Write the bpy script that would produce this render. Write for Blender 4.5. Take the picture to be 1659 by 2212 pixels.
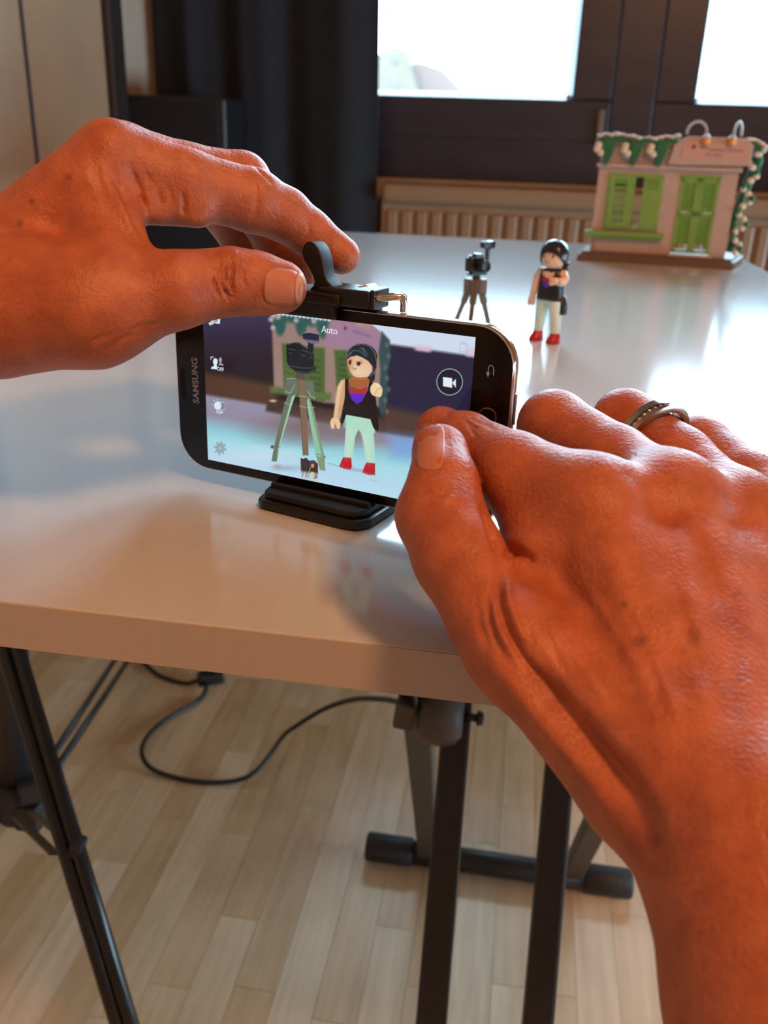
import bpy, bmesh, math, random
import numpy as np
from mathutils import Vector, Matrix
from mathutils.bvhtree import BVHTree

for o in list(bpy.data.objects):
    bpy.data.objects.remove(o)
scene = bpy.context.scene
COL = scene.collection
rnd = random.Random(7)

# ------------------------------------------------------------------ camera
TABLE_Z = 0.740                      # height of the table top above the floor
FPX, CX, CY = 1902.41, 829.5, 1106.0  # focal length and centre in pixels of the 1659x2212 frame
PITCH, ROLL, YAW = math.radians(22.47247), math.radians(-2.05603), math.radians(8.41298)
CAM_H = 0.13369                      # above the table top
_f = np.array([-math.sin(YAW) * math.cos(PITCH), math.cos(YAW) * math.cos(PITCH), -math.sin(PITCH)])
_r = np.array([math.cos(YAW), math.sin(YAW), 0.0])
_d = np.cross(_f, _r)
_c, _s = math.cos(ROLL), math.sin(ROLL)
RC = np.array([_c * _r + _s * _d, -_s * _r + _c * _d, _f])     # rows: right, down, forward
CAMP = np.array([0.0, 0.0, TABLE_Z + CAM_H])

cd = bpy.data.cameras.new('camera')
cam = bpy.data.objects.new('camera', cd)
COL.objects.link(cam)
m = Matrix.Identity(4)
for i in range(3):
    m[i][0] = RC[0][i]; m[i][1] = -RC[1][i]; m[i][2] = -RC[2][i]; m[i][3] = CAMP[i]
cam.matrix_world = m
cd.sensor_fit = 'VERTICAL'
cd.sensor_height = 4.8; cd.sensor_width = 3.6
cd.lens = FPX / 2212.0 * 4.8
cd.clip_start = 0.005; cd.clip_end = 400
cd.dof.use_dof = True
cd.dof.focus_distance = 0.31
cd.dof.aperture_fstop = 2.2
scene.camera = cam

# ------------------------------------------------------------------ light and exposure
EXPO = 0.42
SKY = 17.5
vs = scene.view_settings
vs.view_transform = 'Standard'
vs.look = 'None'
vs.exposure = EXPO
vs.gamma = 1.0
vs.use_curve_mapping = False
cy = scene.cycles                     # light paths kept short enough for a large frame
cy.max_bounces = 6; cy.diffuse_bounces = 3; cy.glossy_bounces = 3; cy.transmission_bounces = 3; cy.transparent_max_bounces = 6
cy.caustics_reflective = False; cy.caustics_refractive = False
cy.use_adaptive_sampling = True; cy.adaptive_threshold = 0.06; cy.adaptive_min_samples = 16
cy.sample_clamp_indirect = 6.0
w = bpy.data.worlds.new('overcast_sky')
scene.world = w
w.use_nodes = True
wn = w.node_tree
bg = wn.nodes['Background']
bg.inputs['Color'].default_value = (0.52, 0.80, 1.0, 1)
bg.inputs['Strength'].default_value = SKY

WALL_Y = 2.15
def portal(x0, x1, z0, z1):
    l = bpy.data.lights.new('window_portal', 'AREA')
    l.shape = 'RECTANGLE'; l.size = x1 - x0; l.size_y = z1 - z0
    l.cycles.is_portal = True
    o = bpy.data.objects.new('window_portal', l)
    o.location = ((x0 + x1) / 2, WALL_Y + 0.10, (z0 + z1) / 2)
    o.rotation_euler = (-math.pi / 2, 0, 0)
    COL.objects.link(o)
portal(-0.72, 0.06, 0.985, 2.15)
portal(0.32, 1.10, 0.985, 2.15)
def side_portal(y0, y1, z0, z1):
    l = bpy.data.lights.new('added_panel_portal', 'AREA'); l.shape = 'RECTANGLE'; l.size = y1 - y0; l.size_y = z1 - z0; l.cycles.is_portal = True
    o = bpy.data.objects.new('added_panel_portal', l); o.location = (2.40, (y0 + y1) / 2, (z0 + z1) / 2); o.rotation_euler = (math.pi / 2, 0, math.pi / 2)
    COL.objects.link(o)
side_portal(-0.03, 1.78, 0.12, 0.74)  # portal of the added low panel, an invented source of floor light

# the warm lamp standing behind and to the right of the camera
ll = bpy.data.lights.new('warm_lamp_bulb', 'POINT')
ll.energy = 40.0
ll.color = (1.0, 0.47, 0.20)
ll.shadow_soft_size = 0.12
lo = bpy.data.objects.new('warm_lamp_bulb', ll)
lo.location = (0.65, -0.45, 1.95)
COL.objects.link(lo)

# ------------------------------------------------------------------ helpers
def lin(c):
    c = np.asarray(c, float) / 255.0
    return np.where(c <= 0.04045, c / 12.92, ((c + 0.055) / 1.055) ** 2.4)

def px_dir(px, py):
    return RC.T @ np.array([(px - CX) / FPX, (py - CY) / FPX, 1.0])
def at_depth(px, py, d):          # d in metres along the view axis
    return CAMP + px_dir(px, py) * d
def at_z(px, py, z):
    v = px_dir(px, py); t = (z - CAMP[2]) / v[2]; return CAMP + v * t
def at_y(px, py, y):
    v = px_dir(px, py); t = (y - CAMP[1]) / v[1]; return CAMP + v * t
def T(x, y, z):                   # millimetres relative to table top -> world metres
    return np.array([x / 1000.0, y / 1000.0, TABLE_Z + z / 1000.0])

def tag(o, label=None, cat=None, group=None, kind=None):
    if label: o['label'] = label
    if cat: o['category'] = cat
    if group: o['group'] = group
    if kind: o['kind'] = kind
    return o
def empty(name, loc=(0, 0, 0), rz=0.0, label=None, cat=None, group=None, kind=None):
    o = bpy.data.objects.new(name, None)
    o.location = Vector(loc); o.rotation_euler = (0, 0, rz)
    o.empty_display_size = 0.02
    COL.objects.link(o)
    return tag(o, label, cat, group, kind)
def link(name, me, mat=None, parent=None, smooth=False):
    o = bpy.data.objects.new(name, me)
    COL.objects.link(o)
    if mat is not None and not me.materials:
        me.materials.append(mat)
    if parent is not None: o.parent = parent
    if smooth:
        me.polygons.foreach_set('use_smooth', [True] * len(me.polygons))
    return o

class MB:
    """collects shapes into one mesh"""
    def __init__(s): s.bm = bmesh.new()
    def _xf(s, vs, mat):
        for v in vs: v.co = mat @ v.co
    def box(s, c, size, rot=None, bev=0.0, seg=2):
        r = bmesh.ops.create_cube(s.bm, size=1.0)
        vs_ = r['verts']
        for v in vs_: v.co = Vector((v.co.x * size[0], v.co.y * size[1], v.co.z * size[2]))
        if bev > 0:
            es = list({e for v in vs_ for e in v.link_edges})
            b = bmesh.ops.bevel(s.bm, geom=es + vs_, offset=bev, segments=seg, affect='EDGES', profile=0.5)
            vs_ = list({v for f in b['faces'] for v in f.verts} | {v for v in vs_ if v.is_valid})
            # bevel returns only new faces: gather the connected island
            seen = set(vs_); st = list(vs_)
            while st:
                v = st.pop()
                for e in v.link_edges:
                    q = e.other_vert(v)
                    if q not in seen: seen.add(q); st.append(q)
            vs_ = list(seen)
        M = Matrix.Translation(Vector(c))
        if rot is not None: M = M @ rot.to_4x4()
        s._xf(vs_, M)
        return s
    def tube(s, pts, r, n=12, cap=True, flat=1.0):
        pts = [Vector(p) for p in pts]
        rs = r if isinstance(r, (list, tuple)) else [r] * len(pts)
        rings = []
        up = None
        for i, p in enumerate(pts):
            t = (pts[min(i + 1, len(pts) - 1)] - pts[max(i - 1, 0)]).normalized()
            if up is None:
                a = Vector((0, 0, 1)) if abs(t.z) < 0.9 else Vector((1, 0, 0))
                up = (a - t * a.dot(t)).normalized()
            else:
                up = (up - t * up.dot(t)).normalized()
            sd = t.cross(up)
            rings.append([s.bm.verts.new(p + (sd * math.cos(2 * math.pi * k / n) + up * math.sin(2 * math.pi * k / n) * flat) * rs[i]) for k in range(n)])
        for a, b in zip(rings, rings[1:]):
            for k in range(n):
                s.bm.faces.new((a[k], a[(k + 1) % n], b[(k + 1) % n], b[k]))
        if cap:
            s.bm.faces.new(rings[0][::-1]); s.bm.faces.new(rings[-1])
        return s
    def lathe(s, prof, n=24, c=(0, 0, 0), rot=None, sx=1.0, sy=1.0):
        rings = []
        M = Matrix.Translation(Vector(c))
        if rot is not None: M = M @ rot.to_4x4()
        for r, z in prof:
            if r < 1e-7: rings.append([s.bm.verts.new(M @ Vector((0, 0, z)))])
            else: rings.append([s.bm.verts.new(M @ Vector((r * sx * math.cos(2 * math.pi * k / n), r * sy * math.sin(2 * math.pi * k / n), z))) for k in range(n)])
        for a, b in zip(rings, rings[1:]):
            for k in range(n):
                k2 = (k + 1) % n
                if len(a) == 1 and len(b) == 1: continue
                if len(a) == 1: s.bm.faces.new((a[0], b[k2], b[k]))
                elif len(b) == 1: s.bm.faces.new((a[k], a[k2], b[0]))
                else: s.bm.faces.new((a[k], a[k2], b[k2], b[k]))
        if len(rings[0]) > 1: s.bm.faces.new(rings[0][::-1])
        if len(rings[-1]) > 1: s.bm.faces.new(rings[-1])
        return s
    def prism(s, poly, z0, z1, M=None):
        """2-D outline (x, y) extruded from z0 to z1, then moved by M"""
        M = M or Matrix.Identity(4)
        a = [s.bm.verts.new(M @ Vector((x, y, z0))) for x, y in poly]
        b = [s.bm.verts.new(M @ Vector((x, y, z1))) for x, y in poly]
        n = len(poly)
        s.bm.faces.new(a[::-1]); s.bm.faces.new(b)
        for k in range(n): s.bm.faces.new((a[k], a[(k + 1) % n], b[(k + 1) % n], b[k]))
        return s
    def ell(s, c, r, rot=None, u=20, v=12):
        res = bmesh.ops.create_uvsphere(s.bm, u_segments=u, v_segments=v, radius=1.0)
        M = Matrix.Translation(Vector(c))
        if rot is not None: M = M @ rot.to_4x4()
        M = M @ Matrix.Diagonal((r[0], r[1], r[2], 1))
        s._xf(res['verts'], M)
        return s
    def build(s, name, mat, parent=None, smooth=False, bevel=0.0, auto=None):
        bmesh.ops.recalc_face_normals(s.bm, faces=s.bm.faces)
        me = bpy.data.meshes.new(name)
        s.bm.to_mesh(me); s.bm.free()
        o = link(name, me, mat, parent, smooth)
        if bevel > 0:
            md = o.modifiers.new('bevel', 'BEVEL'); md.width = bevel; md.segments = 2; md.limit_method = 'ANGLE'
        if auto:
            md = o.modifiers.new('sharp', 'EDGE_SPLIT'); md.split_angle = math.radians(auto)
        return o

def mat(name, color, rough=0.5, metal=0.0, spec=0.5, nscale=60.0, namt=0.06, bump=0.0, bscale=None, coat=0.0, coat_rough=0.05, stretch=(1, 1, 1), sss=0.0, rvar=0.0):
    """procedural principled material: base colour broken up by noise, optional fine relief"""
    M = bpy.data.materials.new(name); M.use_nodes = True
    nt = M.node_tree; p = nt.nodes['Principled BSDF']
    tc = nt.nodes.new('ShaderNodeTexCoord'); mp = nt.nodes.new('ShaderNodeMapping')
    mp.inputs['Scale'].default_value = stretch
    nt.links.new(tc.outputs['Object'], mp.inputs['Vector'])
    nz = nt.nodes.new('ShaderNodeTexNoise'); nz.inputs['Scale'].default_value = nscale; nz.inputs['Detail'].default_value = 4
    nt.links.new(mp.outputs['Vector'], nz.inputs['Vector'])
    cr = nt.nodes.new('ShaderNodeValToRGB')
    c = np.asarray(color, float)
    lo_, hi_ = np.clip(c * (1 - namt), 0, 1), np.clip(c * (1 + namt), 0, 1)
    cr.color_ramp.elements[0].color = (*lo_, 1); cr.color_ramp.elements[1].color = (*hi_, 1)
    cr.color_ramp.elements[0].position = 0.3; cr.color_ramp.elements[1].position = 0.7
    nt.links.new(nz.outputs['Fac'], cr.inputs['Fac'])
    nt.links.new(cr.outputs['Color'], p.inputs['Base Color'])
    p.inputs['Roughness'].default_value = rough
    if rvar:
        mr = nt.nodes.new('ShaderNodeMapRange')
        mr.inputs['To Min'].default_value = rough - rvar; mr.inputs['To Max'].default_value = rough + rvar
        nt.links.new(nz.outputs['Fac'], mr.inputs['Value']); nt.links.new(mr.outputs['Result'], p.inputs['Roughness'])
    p.inputs['Metallic'].default_value = metal
    p.inputs['Specular IOR Level'].default_value = spec
    p.inputs['Coat Weight'].default_value = coat
    p.inputs['Coat Roughness'].default_value = coat_rough
    if sss:
        p.inputs['Subsurface Weight'].default_value = sss
        p.inputs['Subsurface Radius'].default_value = (1.0, 0.6, 0.4); p.inputs['Subsurface Scale'].default_value = 0.002
    if bump:
        n2 = nt.nodes.new('ShaderNodeTexNoise'); n2.inputs['Scale'].default_value = bscale or nscale * 4; n2.inputs['Detail'].default_value = 3
        nt.links.new(mp.outputs['Vector'], n2.inputs['Vector'])
        b = nt.nodes.new('ShaderNodeBump'); b.inputs['Strength'].default_value = bump; b.inputs['Distance'].default_value = 0.001
        nt.links.new(n2.outputs['Fac'], b.inputs['Height']); nt.links.new(b.outputs['Normal'], p.inputs['Normal'])
    return M
def emis(name, rgb255, strength=1.0):
    M = bpy.data.materials.new(name); M.use_nodes = True
    p = M.node_tree.nodes['Principled BSDF']
    p.inputs['Base Color'].default_value = (0.01, 0.01, 0.01, 1)
    p.inputs['Roughness'].default_value = 0.08
    p.inputs['Emission Color'].default_value = (*lin(rgb255), 1)
    p.inputs['Emission Strength'].default_value = strength / 2 ** EXPO
    return M

M_wall = mat('warm_white_plaster', (0.47, 0.37, 0.29), 0.85, nscale=8, bump=0.15, bscale=300)
M_door = mat('cream_laminate', (0.43, 0.29, 0.18), 0.55, nscale=6)
M_trimdark = mat('dark_stained_wood', (0.030, 0.022, 0.022), 0.45, nscale=30, namt=0.3, stretch=(1, 1, 0.1))
M_frame = mat('dark_brown_window_wood', (0.021, 0.018, 0.027), 0.35, nscale=25, namt=0.25, stretch=(0.2, 1, 1))
M_bead = mat('grey_glazing_bead', (0.25, 0.25, 0.27), 0.3, nscale=20)
M_rad = mat('cream_radiator_enamel', (0.29, 0.185, 0.112), 0.4, nscale=10, namt=0.04)
M_curt = mat('midnight_curtain_cloth', (0.007, 0.009, 0.015), 0.85, nscale=300, namt=0.2, bump=0.2, bscale=900)
M_blackbox = mat('black_vinyl', (0.010, 0.010, 0.012), 0.42, nscale=200, namt=0.2, bump=0.15, bscale=900)
M_grey = mat('light_grey_render', (0.5, 0.5, 0.52), 0.8, nscale=10)
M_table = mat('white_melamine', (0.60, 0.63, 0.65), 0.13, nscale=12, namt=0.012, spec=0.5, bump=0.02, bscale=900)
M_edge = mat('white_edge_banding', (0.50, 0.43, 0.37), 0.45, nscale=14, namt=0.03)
M_bmetal = mat('black_powder_coated_steel', (0.016, 0.015, 0.015), 0.42, nscale=120, namt=0.2, bump=0.05)
M_gmetal = mat('dark_grey_painted_steel', (0.060, 0.052, 0.046), 0.5, nscale=80, namt=0.12)
M_rub = mat('black_rubber', (0.022, 0.022, 0.026), 0.6, nscale=150, namt=0.2)
M_hub = mat('grey_plastic_hub', (0.085, 0.070, 0.062), 0.5, nscale=60, namt=0.1)
M_cable = mat('black_cable_sheath', (0.012, 0.011, 0.011), 0.45, nscale=100, namt=0.2)
M_chrome = mat('polished_chrome', (0.82, 0.80, 0.78), 0.10, metal=1.0, nscale=40, namt=0.03)
M_clamp = mat('matte_black_plastic', (0.008, 0.007, 0.007), 0.42, nscale=150, namt=0.15, bump=0.08, bscale=1500)
M_clampr = mat('black_soft_rubber', (0.007, 0.006, 0.006), 0.55, nscale=150, namt=0.15)

# ------------------------------------------------------------------ room shell
LX, RX, BY, ZC = -0.87, 2.3, -2.2, 2.50
fl = MB().box(((LX + RX) / 2, (WALL_Y + BY) / 2, -0.035), (RX - LX + 0.4, WALL_Y - BY + 0.5, 0.05))
M_sub = mat('maple_subfloor', (0.50, 0.36, 0.22), 0.45, nscale=8, namt=0.15, stretch=(8, 0.8, 1))
floor = tag(fl.build('floor', M_sub), 'light maple strip parquet floor under the table', kind='structure')
o = MB().box(((LX + RX) / 2, (WALL_Y + BY) / 2, ZC + 0.05), (RX - LX + 0.4, WALL_Y - BY + 0.5, 0.1)).build('ceiling', M_wall); tag(o, 'plain ceiling above the room', kind='structure')
o = MB().box((LX - 0.05, (WALL_Y + BY) / 2, ZC / 2), (0.1, WALL_Y - BY + 0.3, ZC)).build('wall_left', M_wall); tag(o, 'warm lit plaster wall on the left', kind='structure')
DY0, DY1, DZ0, DZ1 = -0.10, 1.85, 0.03, 0.80  # opening for the added low panel
wr = MB()
wr.box((RX + 0.05, (BY - 0.15 + DY0) / 2, ZC / 2), (0.1, DY0 - BY + 0.15, ZC))
wr.box((RX + 0.05, (WALL_Y + 0.15 + DY1) / 2, ZC / 2), (0.1, WALL_Y + 0.15 - DY1, ZC))
wr.box((RX + 0.05, (DY0 + DY1) / 2, (DZ1 + ZC) / 2), (0.1, DY1 - DY0, ZC - DZ1))
wr.box((RX + 0.05, (DY0 + DY1) / 2, DZ0 / 2), (0.1, DY1 - DY0, DZ0))
o = wr.build('wall_right', M_wall); tag(o, 'plain wall on the right', kind='structure')
o = MB().box(((LX + RX) / 2, BY - 0.05, ZC / 2), (RX - LX + 0.2, 0.1, ZC)).build('wall_rear', M_wall); tag(o, 'plain wall behind the camera', kind='structure')
# window wall: pieces around the opening
W0, W1, WZ0, WZ1 = -0.80, 1.21, TABLE_Z + 0.070, 2.25
wl = MB()
wl.box(((LX + W0) / 2, WALL_Y + 0.08, ZC / 2), (W0 - LX, 0.16, ZC))
wl.box(((W1 + RX) / 2, WALL_Y + 0.08, ZC / 2), (RX - W1, 0.16, ZC))
wl.box(((W0 + W1) / 2, WALL_Y + 0.08, WZ0 / 2), (W1 - W0, 0.16, WZ0))
wl.box(((W0 + W1) / 2, WALL_Y + 0.08, (WZ1 + ZC) / 2), (W1 - W0, 0.16, ZC - WZ1))
tag(wl.build('wall_back', M_wall), 'window wall behind the table', kind='structure')

# wardrobe-like cream panels on the left wall with a dark seam between them
dr = empty('door_1', (LX, 1.2, 0), label='cream laminate door panels beside the dark post on the left wall', kind='structure')
def wpart(name, c, size, mt, parent, bev=0.0):
    p = MB().box(Vector(c) - Vector(parent.location), size, bev=bev).build(name, mt, parent)
    return p
SEAM = 1.509
wpart('door_panel', (LX + 0.012, (SEAM + 1.803) / 2 + 0.002, 1.1), (0.024, 1.803 - SEAM - 0.004, 2.18), M_door, dr)
wpart('door_panel', (LX + 0.012, SEAM - 0.32, 1.1), (0.024, 0.632, 2.18), M_door, dr)
wpart('door_panel', (LX + 0.012, SEAM - 0.96, 1.1), (0.024, 0.632, 2.18), M_door, dr)
wpart('seam_strip', (LX + 0.006, SEAM, 1.1), (0.040, 0.010, 2.18), mat('dark_violet_gap', (0.06, 0.045, 0.06), 0.6), dr)
o = MB().box((LX + 0.02, 1.834, 1.25), (0.04, 0.062, 2.5), bev=0.004).build('trim_1', M_trimdark); tag(o, 'dark stained upright post between the panels and the wall strip', kind='structure')
o = MB().box((LX + 0.006, 0.2, 0.03), (0.012, 3.9, 0.06)).build('baseboard_left', mat('blue_grey_skirting', (0.33, 0.33, 0.38), 0.5)); tag(o, 'blue grey skirting along the left wall', kind='structure')

# windows
def window(name, x0, x1, label, hinge_x):
    z0, z1 = TABLE_Z + 0.243, 2.12
    y = WALL_Y
    e = empty(name, ((x0 + x1) / 2, y, z0), label=label, kind='structure')
    def P(nm, c, s, mt=M_frame, bev=0.004):
        return MB().box(Vector(c) - e.location, s, bev=bev).build(nm, mt, e)
    st = 0.085
    P('sash_rail', ((x0 + x1) / 2, y + 0.03, z0 - st / 2), (x1 - x0 + 2 * st, 0.06, st))
    P('sash_rail', ((x0 + x1) / 2, y + 0.03, z1 + st / 2), (x1 - x0 + 2 * st, 0.06, st))
    P('sash_stile', (x0 - st / 2, y + 0.03, (z0 + z1) / 2), (st, 0.06, z1 - z0))
    P('sash_stile', (x1 + st / 2, y + 0.03, (z0 + z1) / 2), (st, 0.06, z1 - z0))
    # sloped glazing beads that catch the sky
    b = 0.012
    mb = MB()
    for (ax, az, bx_, bz, ix, iz) in ((x0, z0, x1, z0, 0, 1), (x0, z1, x1, z1, 0, -1), (x0, z0, x0, z1, 1, 0), (x1, z0, x1, z1, -1, 0)):
        L = math.hypot(bx_ - ax, bz - az)
        v = [(ax, y + 0.012, az), (bx_, y + 0.012, bz), (bx_ + ix * b, y + 0.045, bz + iz * b), (ax + ix * b, y + 0.045, az + iz * b),
             (ax, y + 0.05, az), (bx_, y + 0.05, bz)]
        vv = [mb.bm.verts.new(Vector(q) - e.location) for q in v]
        mb.bm.faces.new((vv[0], vv[1], vv[2], vv[3])); mb.bm.faces.new((vv[3], vv[2], vv[5], vv[4]))
        mb.bm.faces.new((vv[0], vv[3], vv[4])); mb.bm.faces.new((vv[1], vv[5], vv[2])); mb.bm.faces.new((vv[0], vv[4], vv[5], vv[1]))
    mb.build('glazing_bead', M_bead, e)
    P('pane', ((x0 + x1) / 2, y + 0.05, (z0 + z1) / 2), (x1 - x0 + 0.01, 0.004, z1 - z0 + 0.01), M_glass, 0.0)
    P('hinge', (hinge_x, y - 0.006, z0 - 0.055), (0.014, 0.016, 0.075), mat('bronze_hinge', (0.16, 0.10, 0.09), 0.5, nscale=50), 0.003)
    return e
M_glass = bpy.data.materials.new('clear_window_glass'); M_glass.use_nodes = True
nt = M_glass.node_tree; nt.nodes.clear()
gt = nt.nodes.new('ShaderNodeBsdfTransparent'); gt.inputs['Color'].default_value = (0.95, 0.97, 0.97, 1)
gg = nt.nodes.new('ShaderNodeBsdfGlossy'); gg.inputs['Roughness'].default_value = 0.02
lw = nt.nodes.new('ShaderNodeFresnel'); lw.inputs['IOR'].default_value = 1.45
gm = nt.nodes.new('ShaderNodeMixShader'); go = nt.nodes.new('ShaderNodeOutputMaterial')
nt.links.new(lw.outputs[0], gm.inputs[0]); nt.links.new(gt.outputs[0], gm.inputs[1]); nt.links.new(gg.outputs[0], gm.inputs[2]); nt.links.new(gm.outputs[0], go.inputs[0])
window('window_1', -0.66, 0.062, 'left window sash in dark brown wood with a pale roof beyond', 0.128)
window('window_2', 0.322, 1.04, 'right window sash in dark brown wood at the picture edge', 1.10)
gd = empty('added_panel', (RX + 0.05, (DY0 + DY1) / 2, DZ0), label='unseen low glazed panel added in the right wall to light the floor', kind='structure')  # invented panel out of view, added to let daylight onto the floor
for c_, s_2 in (((0, -0.94, 0.385), (0.06, 0.07, 0.77)), ((0, 0.94, 0.385), (0.06, 0.07, 0.77)), ((0, 0, 0.04), (0.06, 1.81, 0.08)), ((0, 0, 0.74), (0.06, 1.81, 0.06))):
    MB().box(c_, s_2, bev=0.004).build('added_panel_frame', M_frame, gd)
MB().box((0.01, 0, 0.395), (0.004, 1.83, 0.65)).build('pane', M_glass, gd)
o = MB().box((0.192, WALL_Y + 0.055, 1.53), (0.092, 0.11, 1.28), bev=0.004).build('trim_2', M_frame); tag(o, 'dark brown upright between the two windows', kind='structure')
o = MB().box((0.205, WALL_Y + 0.055, TABLE_Z + 0.115), (2.01, 0.11, 0.092), bev=0.002).build('trim_3', M_frame); tag(o, 'dark brown bottom rail of the window frame', kind='structure')
for k, xx in enumerate((-0.77, 1.17)):
    o = MB().box((xx, WALL_Y + 0.055, 1.53), ((0.05, 0.09, 0.056)[k], 0.11, 1.44), bev=0.004).build('trim_%d' % (4 + k), M_frame); tag(o, ('dark frame upright behind the curtain', 'dark frame upright outside the picture', 'last dark frame upright by the corner')[k], kind='structure')
o = MB().box((0.205, WALL_Y + 0.055, 2.228), (2.01, 0.11, 0.045)).build('trim_6', M_frame); tag(o, 'dark window head rail', kind='structure')

# ------------------------------------------------------------------ floor strips
def plank_mat():
    M = bpy.data.materials.new('maple_strip'); M.use_nodes = True
    nt = M.node_tree; p = nt.nodes['Principled BSDF']
    oi = nt.nodes.new('ShaderNodeObjectInfo'); tc = nt.nodes.new('ShaderNodeTexCoord')
    add = nt.nodes.new('ShaderNodeVectorMath'); add.operation = 'MULTIPLY_ADD'
    geo = nt.nodes.new('ShaderNodeNewGeometry')
    mp = nt.nodes.new('ShaderNodeMapping'); mp.inputs['Scale'].default_value = (90, 5, 1)
    cmb = nt.nodes.new('ShaderNodeCombineXYZ')
    nt.links.new(oi.outputs['Random'], cmb.inputs['Z'])
    add.inputs[1].default_value = (1, 1, 0)
    nt.links.new(geo.outputs['Position'], add.inputs[0])
    sc = nt.nodes.new('ShaderNodeVectorMath'); sc.operation = 'SCALE'; sc.inputs['Scale'].default_value = 40
    nt.links.new(cmb.outputs[0], sc.inputs[0]); nt.links.new(sc.outputs[0], add.inputs[2])
    nt.links.new(add.outputs[0], mp.inputs['Vector'])
    nz = nt.nodes.new('ShaderNodeTexNoise'); nz.inputs['Scale'].default_value = 1.0; nz.inputs['Detail'].default_value = 6; nz.inputs['Distortion'].default_value = 0.6
    nt.links.new(mp.outputs[0], nz.inputs['Vector'])
    n3 = nt.nodes.new('ShaderNodeTexNoise'); n3.inputs['Scale'].default_value = 9.0; n3.inputs['Detail'].default_value = 2
    nt.links.new(add.outputs[0], n3.inputs['Vector'])
    ramp = nt.nodes.new('ShaderNodeValToRGB')
    cols = [(0.0, (0.68, 0.45, 0.25)), (0.35, (0.76, 0.53, 0.315)), (0.7, (0.82, 0.60, 0.38)), (1.0, (0.88, 0.70, 0.49))]
    el = ramp.color_ramp.elements
    el[0].position, el[0].color = cols[0][0], (*cols[0][1], 1)
    el[1].position, el[1].color = cols[3][0], (*cols[3][1], 1)
    for ps, c in cols[1:3]:
        e = el.new(ps); e.color = (*c, 1)
    nt.links.new(oi.outputs['Random'], ramp.inputs['Fac'])
    g = nt.nodes.new('ShaderNodeMix'); g.data_type = 'RGBA'; g.blend_type = 'MULTIPLY'; g.inputs['Factor'].default_value = 1.0
    r2 = nt.nodes.new('ShaderNodeValToRGB')
    r2.color_ramp.elements[0].position = 0.3; r2.color_ramp.elements[0].color = (0.74, 0.69, 0.64, 1)
    r2.color_ramp.elements[1].position = 0.65; r2.color_ramp.elements[1].color = (1.05, 1.05, 1.05, 1)
    mixn = nt.nodes.new('ShaderNodeMath'); mixn.operation = 'MULTIPLY_ADD'; mixn.inputs[1].default_value = 0.55
    nt.links.new(nz.outputs['Fac'], mixn.inputs[0])
    hal = nt.nodes.new('ShaderNodeMath'); hal.operation = 'MULTIPLY'; hal.inputs[1].default_value = 0.45
    nt.links.new(n3.outputs['Fac'], hal.inputs[0]); nt.links.new(hal.outputs[0], mixn.inputs[2])
    nt.links.new(mixn.outputs[0], r2.inputs['Fac'])
    nt.links.new(ramp.outputs['Color'], g.inputs['A']); nt.links.new(r2.outputs['Color'], g.inputs['B'])
    nt.links.new(g.outputs['Result'], p.inputs['Base Color'])
    p.inputs['Roughness'].default_value = 0.38
    return M
M_plank = plank_mat()
pb = MB().box((0, 0, 0), (1, 1, 1)); pbm = bpy.data.meshes.new('plank'); pb.bm.to_mesh(pbm); pb.bm.free()
pbm.materials.append(M_plank)
SW = 0.0475
x = LX + 0.002
row = 0
np_ = 0
while x < 0.62:
    y = 0.20 - rnd.random() * 0.30
    while y < 2.10:
        L = rnd.choice((0.24, 0.30, 0.36, 0.40, 0.46))
        y1 = min(y + L, WALL_Y - 0.004)
        if np_ < 300 and not (x > 0.35 and y > 1.3):
            o = link('plank', pbm, None, floor)
            o.location = (x + SW / 2, (y + y1) / 2, -0.005 + rnd.uniform(-0.0001, 0.0001))
            o.scale = (SW - 0.0005, y1 - y - 0.0006, 0.010)
            np_ += 1
        y = y1
    x += SW; row += 1

# ------------------------------------------------------------------ radiator
ry = WALL_Y - 0.075
rad = empty('radiator', (0.05, ry, 0.12), label='cream ribbed panel radiator under the window behind the table', cat='radiator')
def RP(nm, c, s, mt=M_rad, bev=0.003, parent=rad):
    return MB().box(Vector(c) - rad.location, s, bev=bev).build(nm, mt, parent)
RX0, RX1, RZ0, RZ1 = -0.335, 0.80, 0.14, TABLE_Z + 0.062
RP('panel', ((RX0 + RX1) / 2, ry + 0.035, (RZ0 + RZ1) / 2), (RX1 - RX0, 0.02, RZ1 - RZ0))
RP('ribbed_sheet', ((RX0 + RX1) / 2, ry - 0.012, (RZ0 + RZ1) / 2 - 0.01), (RX1 - RX0, 0.008, RZ1 - RZ0 - 0.05))
RP('rail', ((RX0 + RX1) / 2, ry + 0.004, RZ1 - 0.02), (RX1 - RX0, 0.085, 0.04), bev=0.012)
RP('rail', ((RX0 + RX1) / 2, ry - 0.006, RZ0 + 0.015), (RX1 - RX0, 0.05, 0.03), bev=0.010)
rb = MB().box((0, 0, 0), (0.024, 0.010, RZ1 - RZ0 - 0.09), bev=0.0045); rbm = bpy.data.meshes.new('rib'); rb.bm.to_mesh(rbm); rb.bm.free(); rbm.materials.append(M_rad)
xx = RX0 + 0.025
while xx < RX1 - 0.015:
    o = link('rib', rbm, None, rad)
    o.location = Vector((xx, ry - 0.018, (RZ0 + RZ1) / 2 - 0.012)) - rad.location
    xx += 0.0333
for s in (RX0 + 0.12, RX1 - 0.12):
    RP('bracket', (s, ry + 0.06, 0.45), (0.03, 0.05, 0.5), M_rad, 0.0)
    RP('foot', (s, ry + 0.01, 0.06), (0.03, 0.05, 0.17), M_rad, 0.0)

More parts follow.
